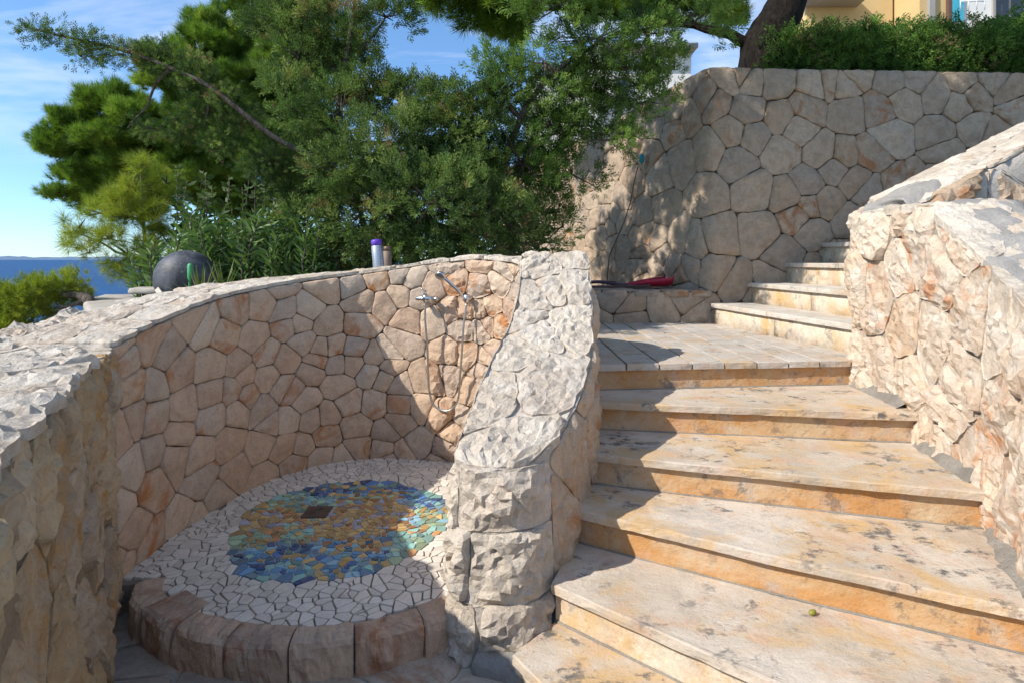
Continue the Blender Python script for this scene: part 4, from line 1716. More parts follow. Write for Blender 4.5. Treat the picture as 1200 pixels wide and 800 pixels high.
# canisters on the shower wall
for i, (px, pyt, pyb, d, rpx, lab) in enumerate([(444, 281, 313, 4.62, 6.5, 'grey perforated canister with purple cap on the shower wall'), (454, 289, 313, 4.78, 5, 'smaller brown perforated canister behind the purple capped one')]):
    b = at(px, pyb, d); t_ = at(px - (3 if i == 0 else 0), pyt, d)
    uu = u_near(PS, b.x, b.y)
    b.z = sh_top(uu) + .005 if i == 0 else b.z - .02
    r_ = rpx / F * d
    cn = empty('canister')
    tag(cn, lab, 'canister')
    hgt = (t_ - b).length
    ax = (t_ - b).normalized()
    V, Fc = lathe([(r_ * .96, 0), (r_, .01), (r_, hgt * .78), (r_ * .9, hgt * .8)], b, 20, ax)
    mesh_obj('body', V, Fc, M_CAN if i == 0 else plain('rusty_perforated_metal', (.20, .15, .12), .7, .3), cn)
    V, Fc = lathe([(r_ * .92, hgt * .80), (r_ * .95, hgt * .97), (r_ * .8, hgt), (r_ * .3, hgt * 1.005)], b, 20, ax)
    mesh_obj('cap', V, Fc, M_PURPLE if i == 0 else M_DRAIN, cn)

# ------------------------------------------------------------------ things on the ledge and the wall
GZ = LZ + GH + .02
c = at(755, 338, 6.75); c.z = GZ
rows = []
SW_ = .52
for k, (f, z0_, wd, lip) in enumerate([(0, .002, .30, .03), (.2, .004, .33, .05), (.45, .008, .37, .075), (.7, .01, .40, .095), (.95, .012, .42, .11), (1.0, .03, .42, .115)]):
    x = c.x - .24 + SW_ * f
    row = []
    for s in np.linspace(-1, 1, 13):
        y = c.y + s * wd * .5
        z = GZ + z0_ + lip * abs(s) ** 4
        row.append((x + .02 * abs(s), y, z))
    rows.append(row)
ob = grid_mesh('plastic_scoop', rows, M_RED)
sol = ob.modifiers.new('thickness', 'SOLIDIFY'); sol.thickness = .008
tag(ob, 'crimson plastic scoop lying on the ledge below the tall wall', 'scoop')


def loop_hose(name, lab, px0, px1, amp, seed, d, mat, rad):
    pts = []
    for i in range(60):
        f = i / 59
        p = at(px0 + (px1 - px0) * f, 338, d)
        p.y += amp * math.sin(f * 9 + seed) * .5
        p.z = GZ + rad + .035 * max(0, math.sin(f * 6 + seed * 2)) + .01
        pts.append(p)
    V, Fc = tube(pts, rad, 8)
    return tag(mesh_obj(name, V, Fc, mat), lab, 'hose', 'garden hoses on the ledge')


loop_hose('garden_hose', 'brown garden hose lying on the ledge in front of the red scoop', 640, 762, .10, 0.3, 6.5, M_BROWNHOSE, .014)
loop_hose('garden_hose', 'dark violet garden hose lying behind the brown one on the ledge', 640, 735, .08, 2.0, 6.75, plain('violet_rubber_hose', (.09, .045, .075), .6), .02)


def on_back(px, py, off=.05):
    best = None
    for u in np.linspace(0, ub, 500):
        p = BW.pos(u)
        e = abs((p.x / p.y) * F + 600 - px)
        if best is None or e < best[0]: best = (e, u)
    p = BW.pos(best[1]); n_ = BW.nor(best[1])
    q = p + n_ * off
    return Vector((q.x, q.y, CAMZ - (py - 304) / F * q.y))


pts = [on_back(*p) for p in ((752, 196, .06), (748, 215, .07), (743, 238, .06), (736, 262, .07), (727, 280, .06), (719, 300, .07), (716, 322, .06), (717, 334, .08))]
V, Fc = tube(pts, .008, 8)
tag(mesh_obj('cable', V, Fc, plain('brown_cable', (.14, .10, .08), .6)), 'thin brown cable hanging down the dappled tall wall', 'cable')
tp = on_back(757, 186, .07)
V, Fc = lathe([(.012, -.06), (.03, -.045), (.032, .015), (.022, .045), (.01, .06)], tp, 14)
tag(mesh_obj('plastic_bottle', V, Fc, M_TEAL), 'small teal bottle fixed high on the dappled wall', 'bottle')
# fallen leaf / fig on the second tread
lp = Vector(((952 - 600) / F, 1, -(717 - 304) / F)) * ((CAMZ - RISE * 2 - .012) / ((717 - 304) / F)) + Vector((0, 0, CAMZ))
V, Fc = lathe([(.002, -.016), (.009, -.010), (.012, 0), (.008, .012), (.002, .018)], lp, 10, (1, .3, .25))
tag(mesh_obj('olive', V, Fc, plain('green_olive', (.22, .22, .03), .45)), 'small green olive lying on the second visible tread', 'olive')

# ------------------------------------------------------------------ foliage
def frames(D, roll):
    """rotation matrices taking +Z to the unit directions D with a roll"""
    n = len(D)
    ref = np.tile(np.array([0., 0., 1.]), (n, 1))
    ref[np.abs(D[:, 2]) > .95] = (1, 0, 0)
    X = np.cross(ref, D); X /= np.linalg.norm(X, axis=1)[:, None]
    Y = np.cross(D, X)
    c, s = np.cos(roll)[:, None], np.sin(roll)[:, None]
    X2 = X * c + Y * s; Y2 = -X * s + Y * c
    return np.stack([X2, Y2, D], axis=2)


def scatter(name, proto, P, D, S, tint, mat, parent, roll=None):
    pv_, pf = proto
    n = len(P)
    if roll is None: roll = NR.uniform(0, 6.283, n)
    M = frames(D, roll)
    V = np.einsum('nij,vj->nvi', M, pv_) * S[:, None, None] + P[:, None, :]
    V = V.reshape(-1, 3)
    k = pf.shape[1]
    Fi = (pf[None] + (np.arange(n) * len(pv_))[:, None, None]).reshape(-1, k)
    me = bpy.data.meshes.new(name)
    me.vertices.add(len(V)); me.vertices.foreach_set('co', V.ravel().astype(np.float32))
    me.loops.add(Fi.size); me.loops.foreach_set('vertex_index', Fi.ravel().astype(np.int32))
    me.polygons.add(len(Fi)); me.polygons.foreach_set('loop_start', (np.arange(len(Fi)) * k).astype(np.int32))
    me.update(calc_edges=True)
    a = me.attributes.new('tint', 'FLOAT', 'POINT')
    a.data.foreach_set('value', np.repeat(tint, len(pv_)).astype(np.float32))
    me.materials.append(mat)
    o = bpy.data.objects.new(name, me)
    COL.objects.link(o)
    if parent: o.parent = parent
    return o


def diamond(p, d, L, w, side):
    p = np.array(p, float); d = np.array(d, float); d /= np.linalg.norm(d)
    s = np.array(side, float); s = s - d * s.dot(d); s /= np.linalg.norm(s)
    return [p, p + d * L * .45 + s * w, p + d * L, p + d * L * .45 - s * w]


def juniper_proto(rnd, n_side=7, wid=.05, spread=.75):
    """feathery spray, unit length along +Z, made of slim scale-leaf twigs"""
    V = []; Fq = []
    def add(q):
        o = len(V); V.extend(q); Fq.append((o, o + 1, o + 2, o + 3))
    add(diamond((0, 0, 0), (0, 0, 1), .55, wid * .6, (1, .2, 0)))
    add(diamond((0, 0, .45), (rnd.uniform(-.1, .1), rnd.uniform(-.1, .1), 1), .55, wid * .8, (.4, 1, 0)))
    for i in range(n_side):
        z = .12 + .75 * i / n_side
        a = i * 2.4 + rnd.uniform(-.4, .4)
        L = (.52 - .30 * i / n_side) * rnd.uniform(.8, 1.2)
        d = np.array((math.cos(a) * spread, math.sin(a) * spread, .75))
        d /= np.linalg.norm(d)
        sd_ = (-math.sin(a), math.cos(a), rnd.uniform(-.6, .6))
        add(diamond((0, 0, z), d, L, wid, sd_))
        m = np.array((0, 0, z)) + d * L * .45
        for s in (-1, 1):
            d2 = d * .75 + np.array(sd_) * s * .5 + np.array((0, 0, .2))
            add(diamond(m, d2, L * .55, wid * .8, np.cross(d, sd_)))
    return np.array(V), np.array(Fq)


def pine_proto(rnd, n=20, w=.06, cone=.85):
    """tuft of needles, unit length"""
    V = []; Ft = []
    for i in range(n):
        a = i * 2.399; f = (i + .5) / n
        th = cone * (f ** .7) * 1.25
        d = np.array((math.sin(th) * math.cos(a), math.sin(th) * math.sin(a), math.cos(th)))
        s = np.cross(d, (rnd.uniform(-1, 1), rnd.uniform(-1, 1), rnd.uniform(-1, 1))); s /= np.linalg.norm(s) + 1e-9
        L = rnd.uniform(.75, 1.1)
        p0 = np.array((0, 0, -.5 * f * rnd.random()))
        o = len(V)
        V.extend([p0 - s * w * .5, p0 + s * w * .5, p0 + d * L])
        Ft.append((o, o + 1, o + 2))
    return np.array(V), np.array(Ft)


def leaf_proto(w=.09, fold=.03, bend=.12):
    """lanceolate leaf, folded along its rib, unit length along Z"""
    V = [(0, 0, 0), (w * .8, fold, .3), (0, -.01, .3), (-w * .8, fold, .3), (w, fold - bend * .3, .6), (0, -bend * .4, .6), (-w, fold - bend * .3, .6), (0, -bend, 1)]
    Fq = [(0, 1, 2, 2), (0, 2, 3, 3), (2, 1, 4, 5), (3, 2, 5, 6), (5, 4, 7, 7), (6, 5, 7, 7)]
    T = []
    for q in Fq:
        T.append((q[0], q[1], q[2]))
        if q[3] != q[2]: T.append((q[0], q[2], q[3]))
    return np.array(V, float), np.array(T)


rf = random.Random(99)
JP = [juniper_proto(rf, 9, .034, .62), juniper_proto(rf, 6, .055, .6)]
HP = juniper_proto(rf, 5, .075, .85)
PP = pine_proto(rf)
PPY = pine_proto(rf, 30, .028, 1.15)
LP = leaf_proto()
LB = leaf_proto(.26, .05, .2)


def clump_points(clumps, dens, sub_r=(.10, .22), shell=.55, sub_per=None, out=.8, up=.35, jit=.45, core=None):
    """sample spray positions and directions over ellipsoid clumps broken into smaller tufts"""
    P = []; D = []; T = []; subs = []
    for c, r in clumps:
        c = np.array(c, float); r = np.array(r, float)
        vol = (r[0] * r[1] * r[2]) ** (2 / 3)
        ns = max(3, int((sub_per or 26) * vol / .12))
        for _ in range(ns):
            d = NR.normal(size=3); d /= np.linalg.norm(d)
            k = shell + (1 - shell) * NR.rand()
            k *= 1.0 + .16 * NR.normal()
            s = c + d * r * k
            sr = NR.uniform(*sub_r)
            subs.append((s, c))
            m = max(3, int(dens * (sr / .16) ** 2))
            q = NR.normal(size=(m, 3)); q /= np.linalg.norm(q, axis=1)[:, None]
            rr_ = sr * NR.rand(m)[:, None] ** .45
            pts = s + q * rr_ * np.array((1, 1, .8))
            o = d / np.linalg.norm(d) * out + q * .6 + np.array((0, 0, up)) + NR.normal(size=(m, 3)) * jit
            o /= np.linalg.norm(o, axis=1)[:, None]
            P.append(pts); D.append(o)
            T.append(np.clip(NR.normal(.42, .27) + NR.normal(size=m) * .13, 0, 1))
    return np.concatenate(P), np.concatenate(D), np.concatenate(T), subs


def limb(a, b, r0, r1, sag=0.0, n=7, wob=.05, seed=0.0):
    a, b = Vector(a), Vector(b)
    L = (b - a).length
    pts = []; rad = []
    for i in range(n):
        f = i / (n - 1)
        p = a.lerp(b, f)
        w = noise.noise_vector(Vector((f * 2.5 + seed, seed * 1.7, 3.1))) * wob * L * math.sin(math.pi * f)
        p = p + w + Vector((0, 0, -sag * math.sin(math.pi * f) * L))
        pts.append(p); rad.append(r0 + (r1 - r0) * f)
    return tube(pts, rad, 7), pts


def px_clump(px, py, d, rxp, ryp, rz=None):
    c = at(px, py, d)
    a = rxp / F * d; b = ryp / F * d
    return ((c.x, c.y, c.z), (a, rz if rz else (a + b) * .5, b))


def twigs_to(subs, k, r=.007):
    """thin branchlets from clump centres out to every k-th tuft"""
    parts = []
    for i, (s, c) in enumerate(subs):
        if i % k == 0:
            parts.append(limb(c, s, r * 1.6, r * .5, 0, 4, .08, i * .37)[0])
    return parts


def tree(name, label, cat, base, spine, limbs, clumps, proto, mat, bark, dens, size, trunk_r, group=None, tw=3, **kw):
    root = empty(name, base)
    tag(root, label, cat, group)
    parts = []
    # trunk along the spine
    sp = [Vector(p) for p in spine]
    sm_ = []
    Q_ = [sp[0] * 2 - sp[1]] + sp + [sp[-1] * 2 - sp[-2]]
    for i in range(1, len(Q_) - 2):
        a, b, c, d = Q_[i - 1], Q_[i], Q_[i + 1], Q_[i + 2]
        for k in range(6):
            t = k / 6
            sm_.append(0.5 * ((2 * b) + (c - a) * t + (2 * a - 5 * b + 4 * c - d) * t * t + (3 * b - a - 3 * c + d) * t ** 3))
    sm_.append(sp[-1])
    n = len(sm_)
    rad = [trunk_r * (1 - .75 * i / (n - 1)) * (1 + .1 * noise.noise((i * .8, trunk_r * 40, 0))) for i in range(n)]
    rad[0] *= 1.25
    parts.append(tube(sm_, rad, 12))
    for i, (a, b, r0, r1) in enumerate(limbs):
        parts.append(limb(a, b, r0, r1, 0, 8, .07, i * 1.3 + trunk_r)[0])
    P, D, T, subs = clump_points(clumps, dens, **kw)
    parts += twigs_to(subs, tw)
    V, Fc = join(parts)
    trk = mesh_obj('trunk', V, Fc, bark, root)
    protos = proto if isinstance(proto, list) else [proto]
    if len(protos) > 1:
        pick = NR.randint(0, len(protos), len(P))
        # one crown mesh: join the prototypes by scattering them into the same arrays
        vs = min(len(p[0]) for p in protos); fs = min(len(p[1]) for p in protos)
        protos = [protos[0]]
    S = NR.uniform(size[0], size[1], len(P))
    cr = scatter('crown', protos[0], P, D, S, T, mat, root)
    cr.matrix_parent_inverse = Matrix.Translation(-Vector(base))
    return root


# --- main juniper behind the shower wall
jb = at(392, 322, 5.55)
jt = [jb + Vector((0, 0, -.25)), at(392, 285, 5.55), at(388, 235, 5.6), at(392, 170, 5.75), at(402, 95, 5.9), at(414, 20, 6.0), at(424, -60, 6.0)]
jc = [px_clump(*a) for a in [(430, 245, 5.15, 62, 48), (505, 238, 5.05, 62, 55), (575, 245, 5.25, 55, 45), (400, 205, 5.2, 45, 42), (450, 178, 5.3, 60, 42), (520, 165, 5.7, 60, 38),
                             (365, 140, 5.9, 45, 50), (350, 70, 6.1, 45, 45), (398, 40, 6.1, 40, 45), (452, 20, 6.1, 32, 24), (435, 95, 6.0, 35, 38), (340, 200, 5.6, 40, 40), (370, 255, 5.5, 36, 30),
                             (330, 20, 6.2, 45, 40), (420, -60, 6.1, 60, 45), (350, -70, 6.2, 60, 45), (480, 120, 6.0, 40, 22), (470, 285, 5.2, 60, 18), (560, 285, 5.35, 50, 16),
                             (400, 130, 5.7, 30, 40), (500, 112, 5.8, 40, 16), (545, 122, 5.6, 40, 26), (465, 110, 5.9, 28, 20), (560, 150, 5.5, 40, 30), (480, 150, 5.5, 40, 26), (445, 235, 5.6, 70, 60), (520, 235, 5.6, 70, 60), (550, 200, 5.9, 60, 45)]]
jc += [((-1.2, 4.6, 6.3), (.7, .5, .4)), ((-.1, 4.5, 6.5), (.7, .45, .4)), ((-2.1, 4.7, 6.7), (.6, .5, .4)), ((.5, 4.75, 6.1), (.5, .4, .35)), ((-.6, 5.0, 6.0), (.6, .4, .4)), ((-1.5, 5.3, 5.7), (.5, .5, .5)), ((-1.6, 5.6, 6.6), (.6, .5, .6))]
jt += [Vector((-1.55, 5.6, 6.2))]
jl = [(jt[-1], (-.1, 4.6, 6.4), .04, .015), (jt[-1], (.5, 4.75, 6.1), .04, .012), (jt[-1], (-2.1, 4.7, 6.6), .03, .012), (jt[2], at(450, 178, 5.3), .035, .015), (jt[2], at(505, 238, 5.1), .035, .015), (jt[1], at(575, 245, 5.3), .03, .012), (jt[3], at(520, 165, 5.7), .03, .012), (jt[3], at(350, 90, 6.1), .03, .012),
      (jt[4], at(452, 20, 6.1), .025, .01), (jt[4], at(340, 20, 6.2), .025, .01)]
tree('juniper_tree', 'dense dark juniper with straight trunk rising behind the shower wall', 'tree', tuple(jb), jt, jl, jc, JP, M_JUN, M_BARK, 34, (.08, .17), .055,
     sub_r=(.06, .15), shell=.5, sub_per=30, jit=.28, up=.55)
# --- second juniper reaching up to the right over the landing
kb = at(600, 330, 6.2); kb.z = 1.2
ks = [kb, at(598, 270, 6.0), at(590, 205, 5.8), at(610, 140, 5.6), at(650, 85, 5.4), at(720, 40, 5.3)]
kc = [px_clump(*a) for a in [(592, 115, 5.5, 42, 38), (640, 75, 5.3, 50, 40), (700, 45, 5.2, 52, 36), (760, 40, 5.25, 48, 36), (812, 28, 5.4, 40, 30), (610, 190, 5.7, 48, 42), (655, 150, 5.6, 34, 24),
                             (715, 165, 5.6, 42, 20), (755, 120, 5.5, 38, 26), (790, 80, 5.45, 34, 24), (670, 205, 5.9, 34, 26), (640, 250, 6.0, 34, 30), (600, 250, 6.0, 34, 40), (690, 95, 5.5, 30, 22), (730, 78, 5.4, 36, 22),
                             (850, 10, 5.6, 22, 18), (580, 80, 5.6, 22, 18), (620, 110, 5.7, 44, 30), (665, 110, 5.6, 40, 30), (700, 75, 5.5, 44, 26), (745, 100, 5.6, 36, 24), (640, 160, 5.8, 44, 30), (680, 140, 5.8, 36, 26), (660, 265, 6.0, 20, 18), (620, 285, 5.9, 36, 12), (700, 150, 5.7, 34, 18), (650, 10, 5.3, 50, 24), (620, 210, 6.1, 50, 45)]]
kl = [(ks[3], at(592, 115, 5.5), .03, .012), (ks[3], at(715, 160, 5.6), .03, .01), (ks[4], at(790, 80, 5.45), .03, .01), (ks[2], at(670, 205, 5.9), .025, .01), (ks[5], at(845, 12, 5.6), .022, .008)]
tree('juniper_tree', 'juniper with branches reaching over the landing towards the tall wall', 'tree', tuple(kb), ks, kl, kc, JP, M_JUNBRIGHT, M_BARK, 34, (.08, .16), .06, sub_r=(.055, .14), shell=.45, sub_per=28, jit=.28, up=.55)
# --- long bough to the upper left
bb0 = at(430, 330, 6.4); bb0.z = 1.2
bs = [bb0, at(425, 260, 5.9), at(400, 205, 5.4), at(320, 160, 5.1), at(250, 105, 4.95), at(200, 80, 4.9), at(140, 58, 4.9), at(70, 42, 4.9), at(30, 32, 4.9)]
bc = [px_clump(*a) for a in [(40, 36, 4.9, 13, 8), (65, 42, 4.9, 15, 9), (92, 50, 4.9, 17, 10), (118, 58, 4.9, 18, 11), (145, 64, 4.9, 17, 11), (95, 66, 4.9, 9, 6), (172, 74, 4.95, 17, 12), (200, 82, 5.0, 18, 13), (230, 96, 5.0, 18, 14),
                             (195, 62, 5.0, 18, 10), (228, 78, 5.0, 20, 12), (262, 118, 5.05, 18, 16), (240, 130, 5.1, 22, 16), (285, 140, 5.2, 24, 18), (260, 165, 5.2, 26, 18), (215, 150, 5.2, 22, 12), (175, 150, 5.2, 24, 8), (320, 190, 5.3, 30, 22)]]
bl = [(bs[4], at(240, 150, 5.15), .018, .008), (bs[5], at(150, 150, 5.2), .014, .006)]
tree('juniper_tree', 'slender juniper with one long bough stretching across the blue sky', 'tree', tuple(bb0), bs, bl, bc, JP, M_JUN, M_BARK, 34, (.05, .095), .032, sub_r=(.06, .12), shell=.2, sub_per=150, tw=6)

# --- big Aleppo pine in the distance
pb_ = at(285, 340, 11.5); pb_.z = .2
ps_ = [pb_, at(290, 280, 11.5), at(292, 200, 11.6), at(285, 130, 11.7), at(290, 60, 11.8)]
pc_ = [px_clump(a[0] + 24, *a[1:3], a[3] * .88, a[4] * .9, rz=1.0) for a in [(195, 95, 11.0, 42, 34), (245, 52, 11.2, 42, 34), (300, 28, 11.4, 44, 34), (120, 128, 11, 34, 22), (82, 150, 11, 32, 20), (72, 175, 11, 26, 14), (120, 170, 11, 40, 24), (95, 205, 11.2, 34, 16), (80, 230, 11.4, 22, 10),
                                      (165, 150, 11, 42, 30), (215, 150, 10.8, 42, 34), (265, 110, 11, 42, 38), (320, 90, 11.2, 40, 40), (150, 205, 11.3, 44, 26), (215, 205, 11.3, 44, 30), (280, 180, 11.3, 44, 36), (330, 160, 11.6, 40, 44), (355, 40, 11.8, 50, 44),
                                      (330, 220, 11.8, 44, 26), (250, 235, 11.9, 44, 20), (140, 235, 11.6, 34, 14), (230, 100, 11.6, 50, 44), (300, 140, 12, 60, 50), (180, 180, 11.9, 70, 40)]]
pl_ = [(ps_[2], at(195, 120, 11.2), .10, .03), (ps_[2], at(110, 165, 11.1), .09, .03), (ps_[3], at(245, 60, 11.3), .08, .03), (ps_[1], at(150, 215, 11.4), .08, .03), (ps_[3], at(340, 70, 11.6), .08, .03)]
tree('pine_tree', 'large spreading pine against the sky beyond the left terrace', 'tree', tuple(pb_), ps_, pl_, pc_, PP, M_PINE, M_BARKDARK, 34, (.11, .18), .2, sub_r=(.12, .24), shell=.6, sub_per=19, tw=4, up=.9, out=.5, jit=.3)
# --- young pine
yb = at(170, 352, 6.9); yb.z = 1.15
ys_ = [yb, at(172, 310, 6.9), at(168, 260, 6.8), at(165, 205, 6.8)]
yc = [px_clump(*a) for a in [(166, 195, 6.8, 12, 16), (160, 220, 6.8, 20, 16), (140, 232, 6.8, 22, 14), (118, 250, 6.7, 24, 14), (92, 268, 6.7, 24, 12), (80, 285, 6.7, 16, 8), (150, 255, 6.7, 26, 18), (178, 245, 6.8, 18, 20), (130, 280, 6.6, 28, 14), (165, 290, 6.7, 26, 18), (140, 308, 6.7, 26, 10),
                             (190, 275, 6.9, 18, 22), (150, 318, 6.7, 16, 8), (195, 215, 6.9, 12, 14), (105, 296, 6.7, 16, 8)]]
yl = [(ys_[1], at(130, 285, 6.6), .025, .008), (ys_[1], at(90, 272, 6.7), .022, .006), (ys_[2], at(120, 248, 6.7), .02, .006), (ys_[2], at(150, 225, 6.8), .015, .006), (ys_[1], at(140, 312, 6.7), .02, .006)]
tree('pine_tree', 'young yellow green pine with long needles left of the grey ball', 'tree', tuple(yb), ys_, yl, yc, PPY, M_PINEYOUNG, M_BARK, 11, (.11, .19), .035, sub_r=(.06, .13), shell=.3, sub_per=44, tw=2, up=.55, out=.9, jit=.3)
# --- low pine at the left edge
lb = at(108, 372, 6.3); lb.z = 1.15
ls_ = [lb, at(104, 352, 6.3), at(85, 345, 6.4), at(55, 350, 6.5), at(20, 360, 6.6)]
lc = [px_clump(*a) for a in [(90, 332, 6.4, 15, 11), (62, 335, 6.4, 20, 13), (30, 345, 6.4, 24, 15), (5, 352, 6.4, 24, 17), (80, 348, 6.5, 18, 10), (45, 360, 6.4, 24, 13), (15, 375, 6.4, 26, 16), (-15, 365, 6.4, 26, 22), (60, 372, 6.5, 18, 9), (25, 395, 6.4, 26, 13), (-5, 402, 6.4, 26, 16), (40, 410, 6.3, 18, 8)]]
tree('pine_tree', 'low bushy pine spreading over the left wall before the sea', 'tree', tuple(lb), ls_, [(ls_[1], at(60, 362, 6.4), .03, .012), (ls_[3], at(20, 395, 6.4), .025, .01)], lc, PP, M_PINE if False else M_PINEYOUNG, M_BARK, 26, (.07, .12), .07,
     sub_r=(.08, .16), shell=.5, sub_per=40, tw=3, up=.8, out=.5)

# --- pine on the upper terrace, its crown overhead
ub0 = at(900, 86, 7.35); ub0.z = 3.7
us_ = [ub0, at(898, 55, 7.35), at(915, 20, 7.4), at(932, -30, 7.5), at(935, -110, 7.5), at(900, -220, 7.3)]
ucl = [px_clump(*a) for a in [(520, 2, 7.6, 34, 16), (560, 12, 7.6, 40, 22), (600, 25, 7.7, 34, 20), (610, -10, 7.6, 50, 22), (690, 5, 7.6, 46, 20), (770, 0, 7.6, 46, 20), (840, -6, 7.5, 40, 16), (865, 18, 7.5, 14, 8)]]
ucl += [((1.6, 4.85, 5.35), (.62, .42, .42)), ((.75, 4.75, 5.25), (.62, .4, .42)), ((2.15, 4.3, 6.2), (.75, .5, .45)), ((1.15, 4.5, 6.5), (.75, .5, .45)), ((2.9, 4.9, 6.1), (.6, .5, .4)),
        ((.1, 4.9, 4.95), (.5, .4, .35)), ((1.5, 5.6, 5.6), (.7, .5, .4)), ((2.6, 5.8, 5.4), (.5, .5, .35)), ((3.1, 4.0, 7.3), (.5, .4, .3)), ((1.9, 3.6, 7.4), (.7, .5, .4)), ((.35, 4.25, 5.75), (.5, .4, .35)),
        ((.9, 4.2, 7.1), (.8, .5, .4)), ((3.4, 5.2, 6.6), (.6, .5, .4)), ((3.5, 6.6, 7.2), (1.2, 1.0, .6)), ((4.6, 7.6, 7.6), (1.0, 1.0, .6))]
ul = [(us_[1], at(815, 30, 7.4), .09, .05), (at(815, 30, 7.4), at(690, 2, 7.5), .05, .02), (at(815, 30, 7.4), at(560, 5, 7.6), .045, .015), (us_[5], (1.2, 4.6, 6.2), .11, .03), ((1.2, 4.6, 6.2), (.3, 4.8, 5.1), .03, .012), (us_[5], (2.6, 4.4, 6.9), .09, .03), (us_[4], (1.8, 5.3, 5.5), .08, .02), (us_[5], (4.2, 7.2, 7.4), .1, .03)]
tree('pine_tree', 'tall pine with thick dark leaning trunk on top of the tall wall', 'tree', tuple(ub0), us_, ul, ucl, PP, M_PINE, M_BARKDARK, 20, (.12, .2), .36, sub_r=(.12, .26), shell=.35, sub_per=16, tw=3, up=.6)


# --- leafy shrubs: oleander and a broad leaved shrub
def leafy(name, label, cat, stems, proto, mat, leaf, per, whorl=3, seed=1, up=.55, bark=M_BARK, group=None):
    rnd = random.Random(seed)
    b0_ = Vector(stems[0][0])
    root = empty(name, tuple(b0_))
    tag(root, label, cat, group)
    parts = []; P = []; D = []; T = []
    for i, (a, b) in enumerate(stems):
        (tv, pts) = limb(a, b, .012, .004, 0, 9, .08, i * 2.1 + seed)
        parts.append(tv)
        tint0 = rnd.gauss(.45, .2)
        for k in range(per):
            f = .25 + .75 * (k + .5) / per
            i0 = min(int(f * 8), 7); q = pts[i0].lerp(pts[i0 + 1], f * 8 - i0)
            ax = (pts[i0 + 1] - pts[i0]).normalized()
            a0 = rnd.uniform(0, 6.28)
            o1 = ax.orthogonal().normalized(); o2 = ax.cross(o1)
            for w in range(whorl):
                a_ = a0 + w * 6.283 / whorl + rnd.uniform(-.3, .3)
                d = (o1 * math.cos(a_) + o2 * math.sin(a_)) * rnd.uniform(.7, 1.1) + ax * rnd.uniform(up - .2, up + .35)
                d.normalize()
                P.append(tuple(q)); D.append(tuple(d)); T.append(min(1, max(0, tint0 + rnd.gauss(0, .15))))
    V, Fc = join(parts)
    mesh_obj('stem', V, Fc, bark, root)
    n = len(P)
    lv = scatter('leaves', proto, np.array(P), np.array(D), NR.uniform(leaf * .7, leaf * 1.15, n), np.array(T), mat, root)
    lv.matrix_parent_inverse = Matrix.Translation(-b0_)
    return root


ro = random.Random(61)
st_ = []
for i in range(95):
    px = ro.uniform(215, 392); d = ro.uniform(5.0, 5.9)
    top = 262 + 30 * noise.noise((px * .03, 0, 0)) + ro.uniform(-20, 45) + max(0, (240 - px)) * .5
    a = at(px + ro.uniform(-45, 45), 340, d); a.z = 1.22
    st_.append((tuple(a), tuple(at(px, top, d))))
leafy('oleander_shrub', 'oleander with narrow dark leaves behind the curved wall and grey ball', 'shrub', st_, LP, M_OLEANDER, .15, 16, 3, 3)
st_ = []
for i in range(90):
    px = ro.uniform(385, 640); d = ro.uniform(6.6, 8.0)
    a = at(px + ro.uniform(-30, 30), 335, d); a.z = 1.2
    st_.append((tuple(a), tuple(at(px, ro.uniform(262, 296), d))))
leafy('leafy_shrub', 'low broad leaved undergrowth shrub in the shade below the junipers', 'shrub', st_, LB, M_FIG, .12, 9, 3, 12, .3)
st_ = []
for i in range(34):
    px = ro.uniform(160, 226); d = ro.uniform(5.4, 6.2)
    a = at(px, 345, d); a.z = 1.2
    st_.append((tuple(a), tuple(at(px + ro.uniform(-14, 10), ro.uniform(283, 325), d))))
leafy('oleander_shrub', 'low oleander with pale leaf tips just left of the grey ball', 'shrub', st_, LP, M_OLEANDER, .14, 9, 3, 8)
st_ = []
for i in range(60):
    px = ro.uniform(205, 345); d = ro.uniform(6.6, 7.6)
    a = at(px + ro.uniform(-20, 20), 330, d); a.z = 1.1
    st_.append((tuple(a), tuple(at(px, ro.uniform(190, 275), d))))
leafy('leafy_shrub', 'taller shrub with broad olive green leaves under the pine', 'shrub', st_, LB, M_FIG, .115, 13, 2, 5, .3)


def spiky(name, label, base, n, L, w, seed, tilt=.9):
    rnd = random.Random(seed)
    root = tag(empty(name, tuple(base)), label, 'plant')
    b = Vector(base)
    for i in range(n):
        a = rnd.uniform(0, 6.283); th = rnd.uniform(.05, tilt); l = L * rnd.uniform(.7, 1.1)
        d = Vector((math.sin(th) * math.cos(a), math.sin(th) * math.sin(a), math.cos(th)))
        s = d.cross(Vector((0, 0, 1))).normalized() if th > .01 else Vector((1, 0, 0))
        n_ = s.cross(d)
        V = []; Fc = []
        for k in range(6):
            f = k / 5
            c = b + d * l * f + Vector((0, 0, -.12 * l * f * f * th))
            ww = w * (1 - f ** 1.6) * (.6 + .8 * min(1, f * 3)) * .5
            V += [c - s * ww + n_ * ww * .35, c, c + s * ww + n_ * ww * .35]
        for k in range(5):
            o = k * 3
            Fc += [(o, o + 1, o + 4, o + 3), (o + 1, o + 2, o + 5, o + 4)]
        ob = mesh_obj('leaf', V, Fc, M_YUCCA, root)
        at2 = ob.data.attributes.new('tint', 'FLOAT', 'POINT')
        v_ = min(1, max(0, rnd.gauss(.45, .25)))
        at2.data.foreach_set('value', [v_] * len(V))
    return root


yb1 = at(236, 358, 4.35)
spiky('yucca_plant', 'spiky yellow green yucca in front of the grey ball', yb1, 22, .36, .022, 4, 1.05)
spiky('yucca_plant', 'upright spiky yucca leaves just right of the grey ball', at(262, 352, 4.5), 14, .36, .02, 6, .5)

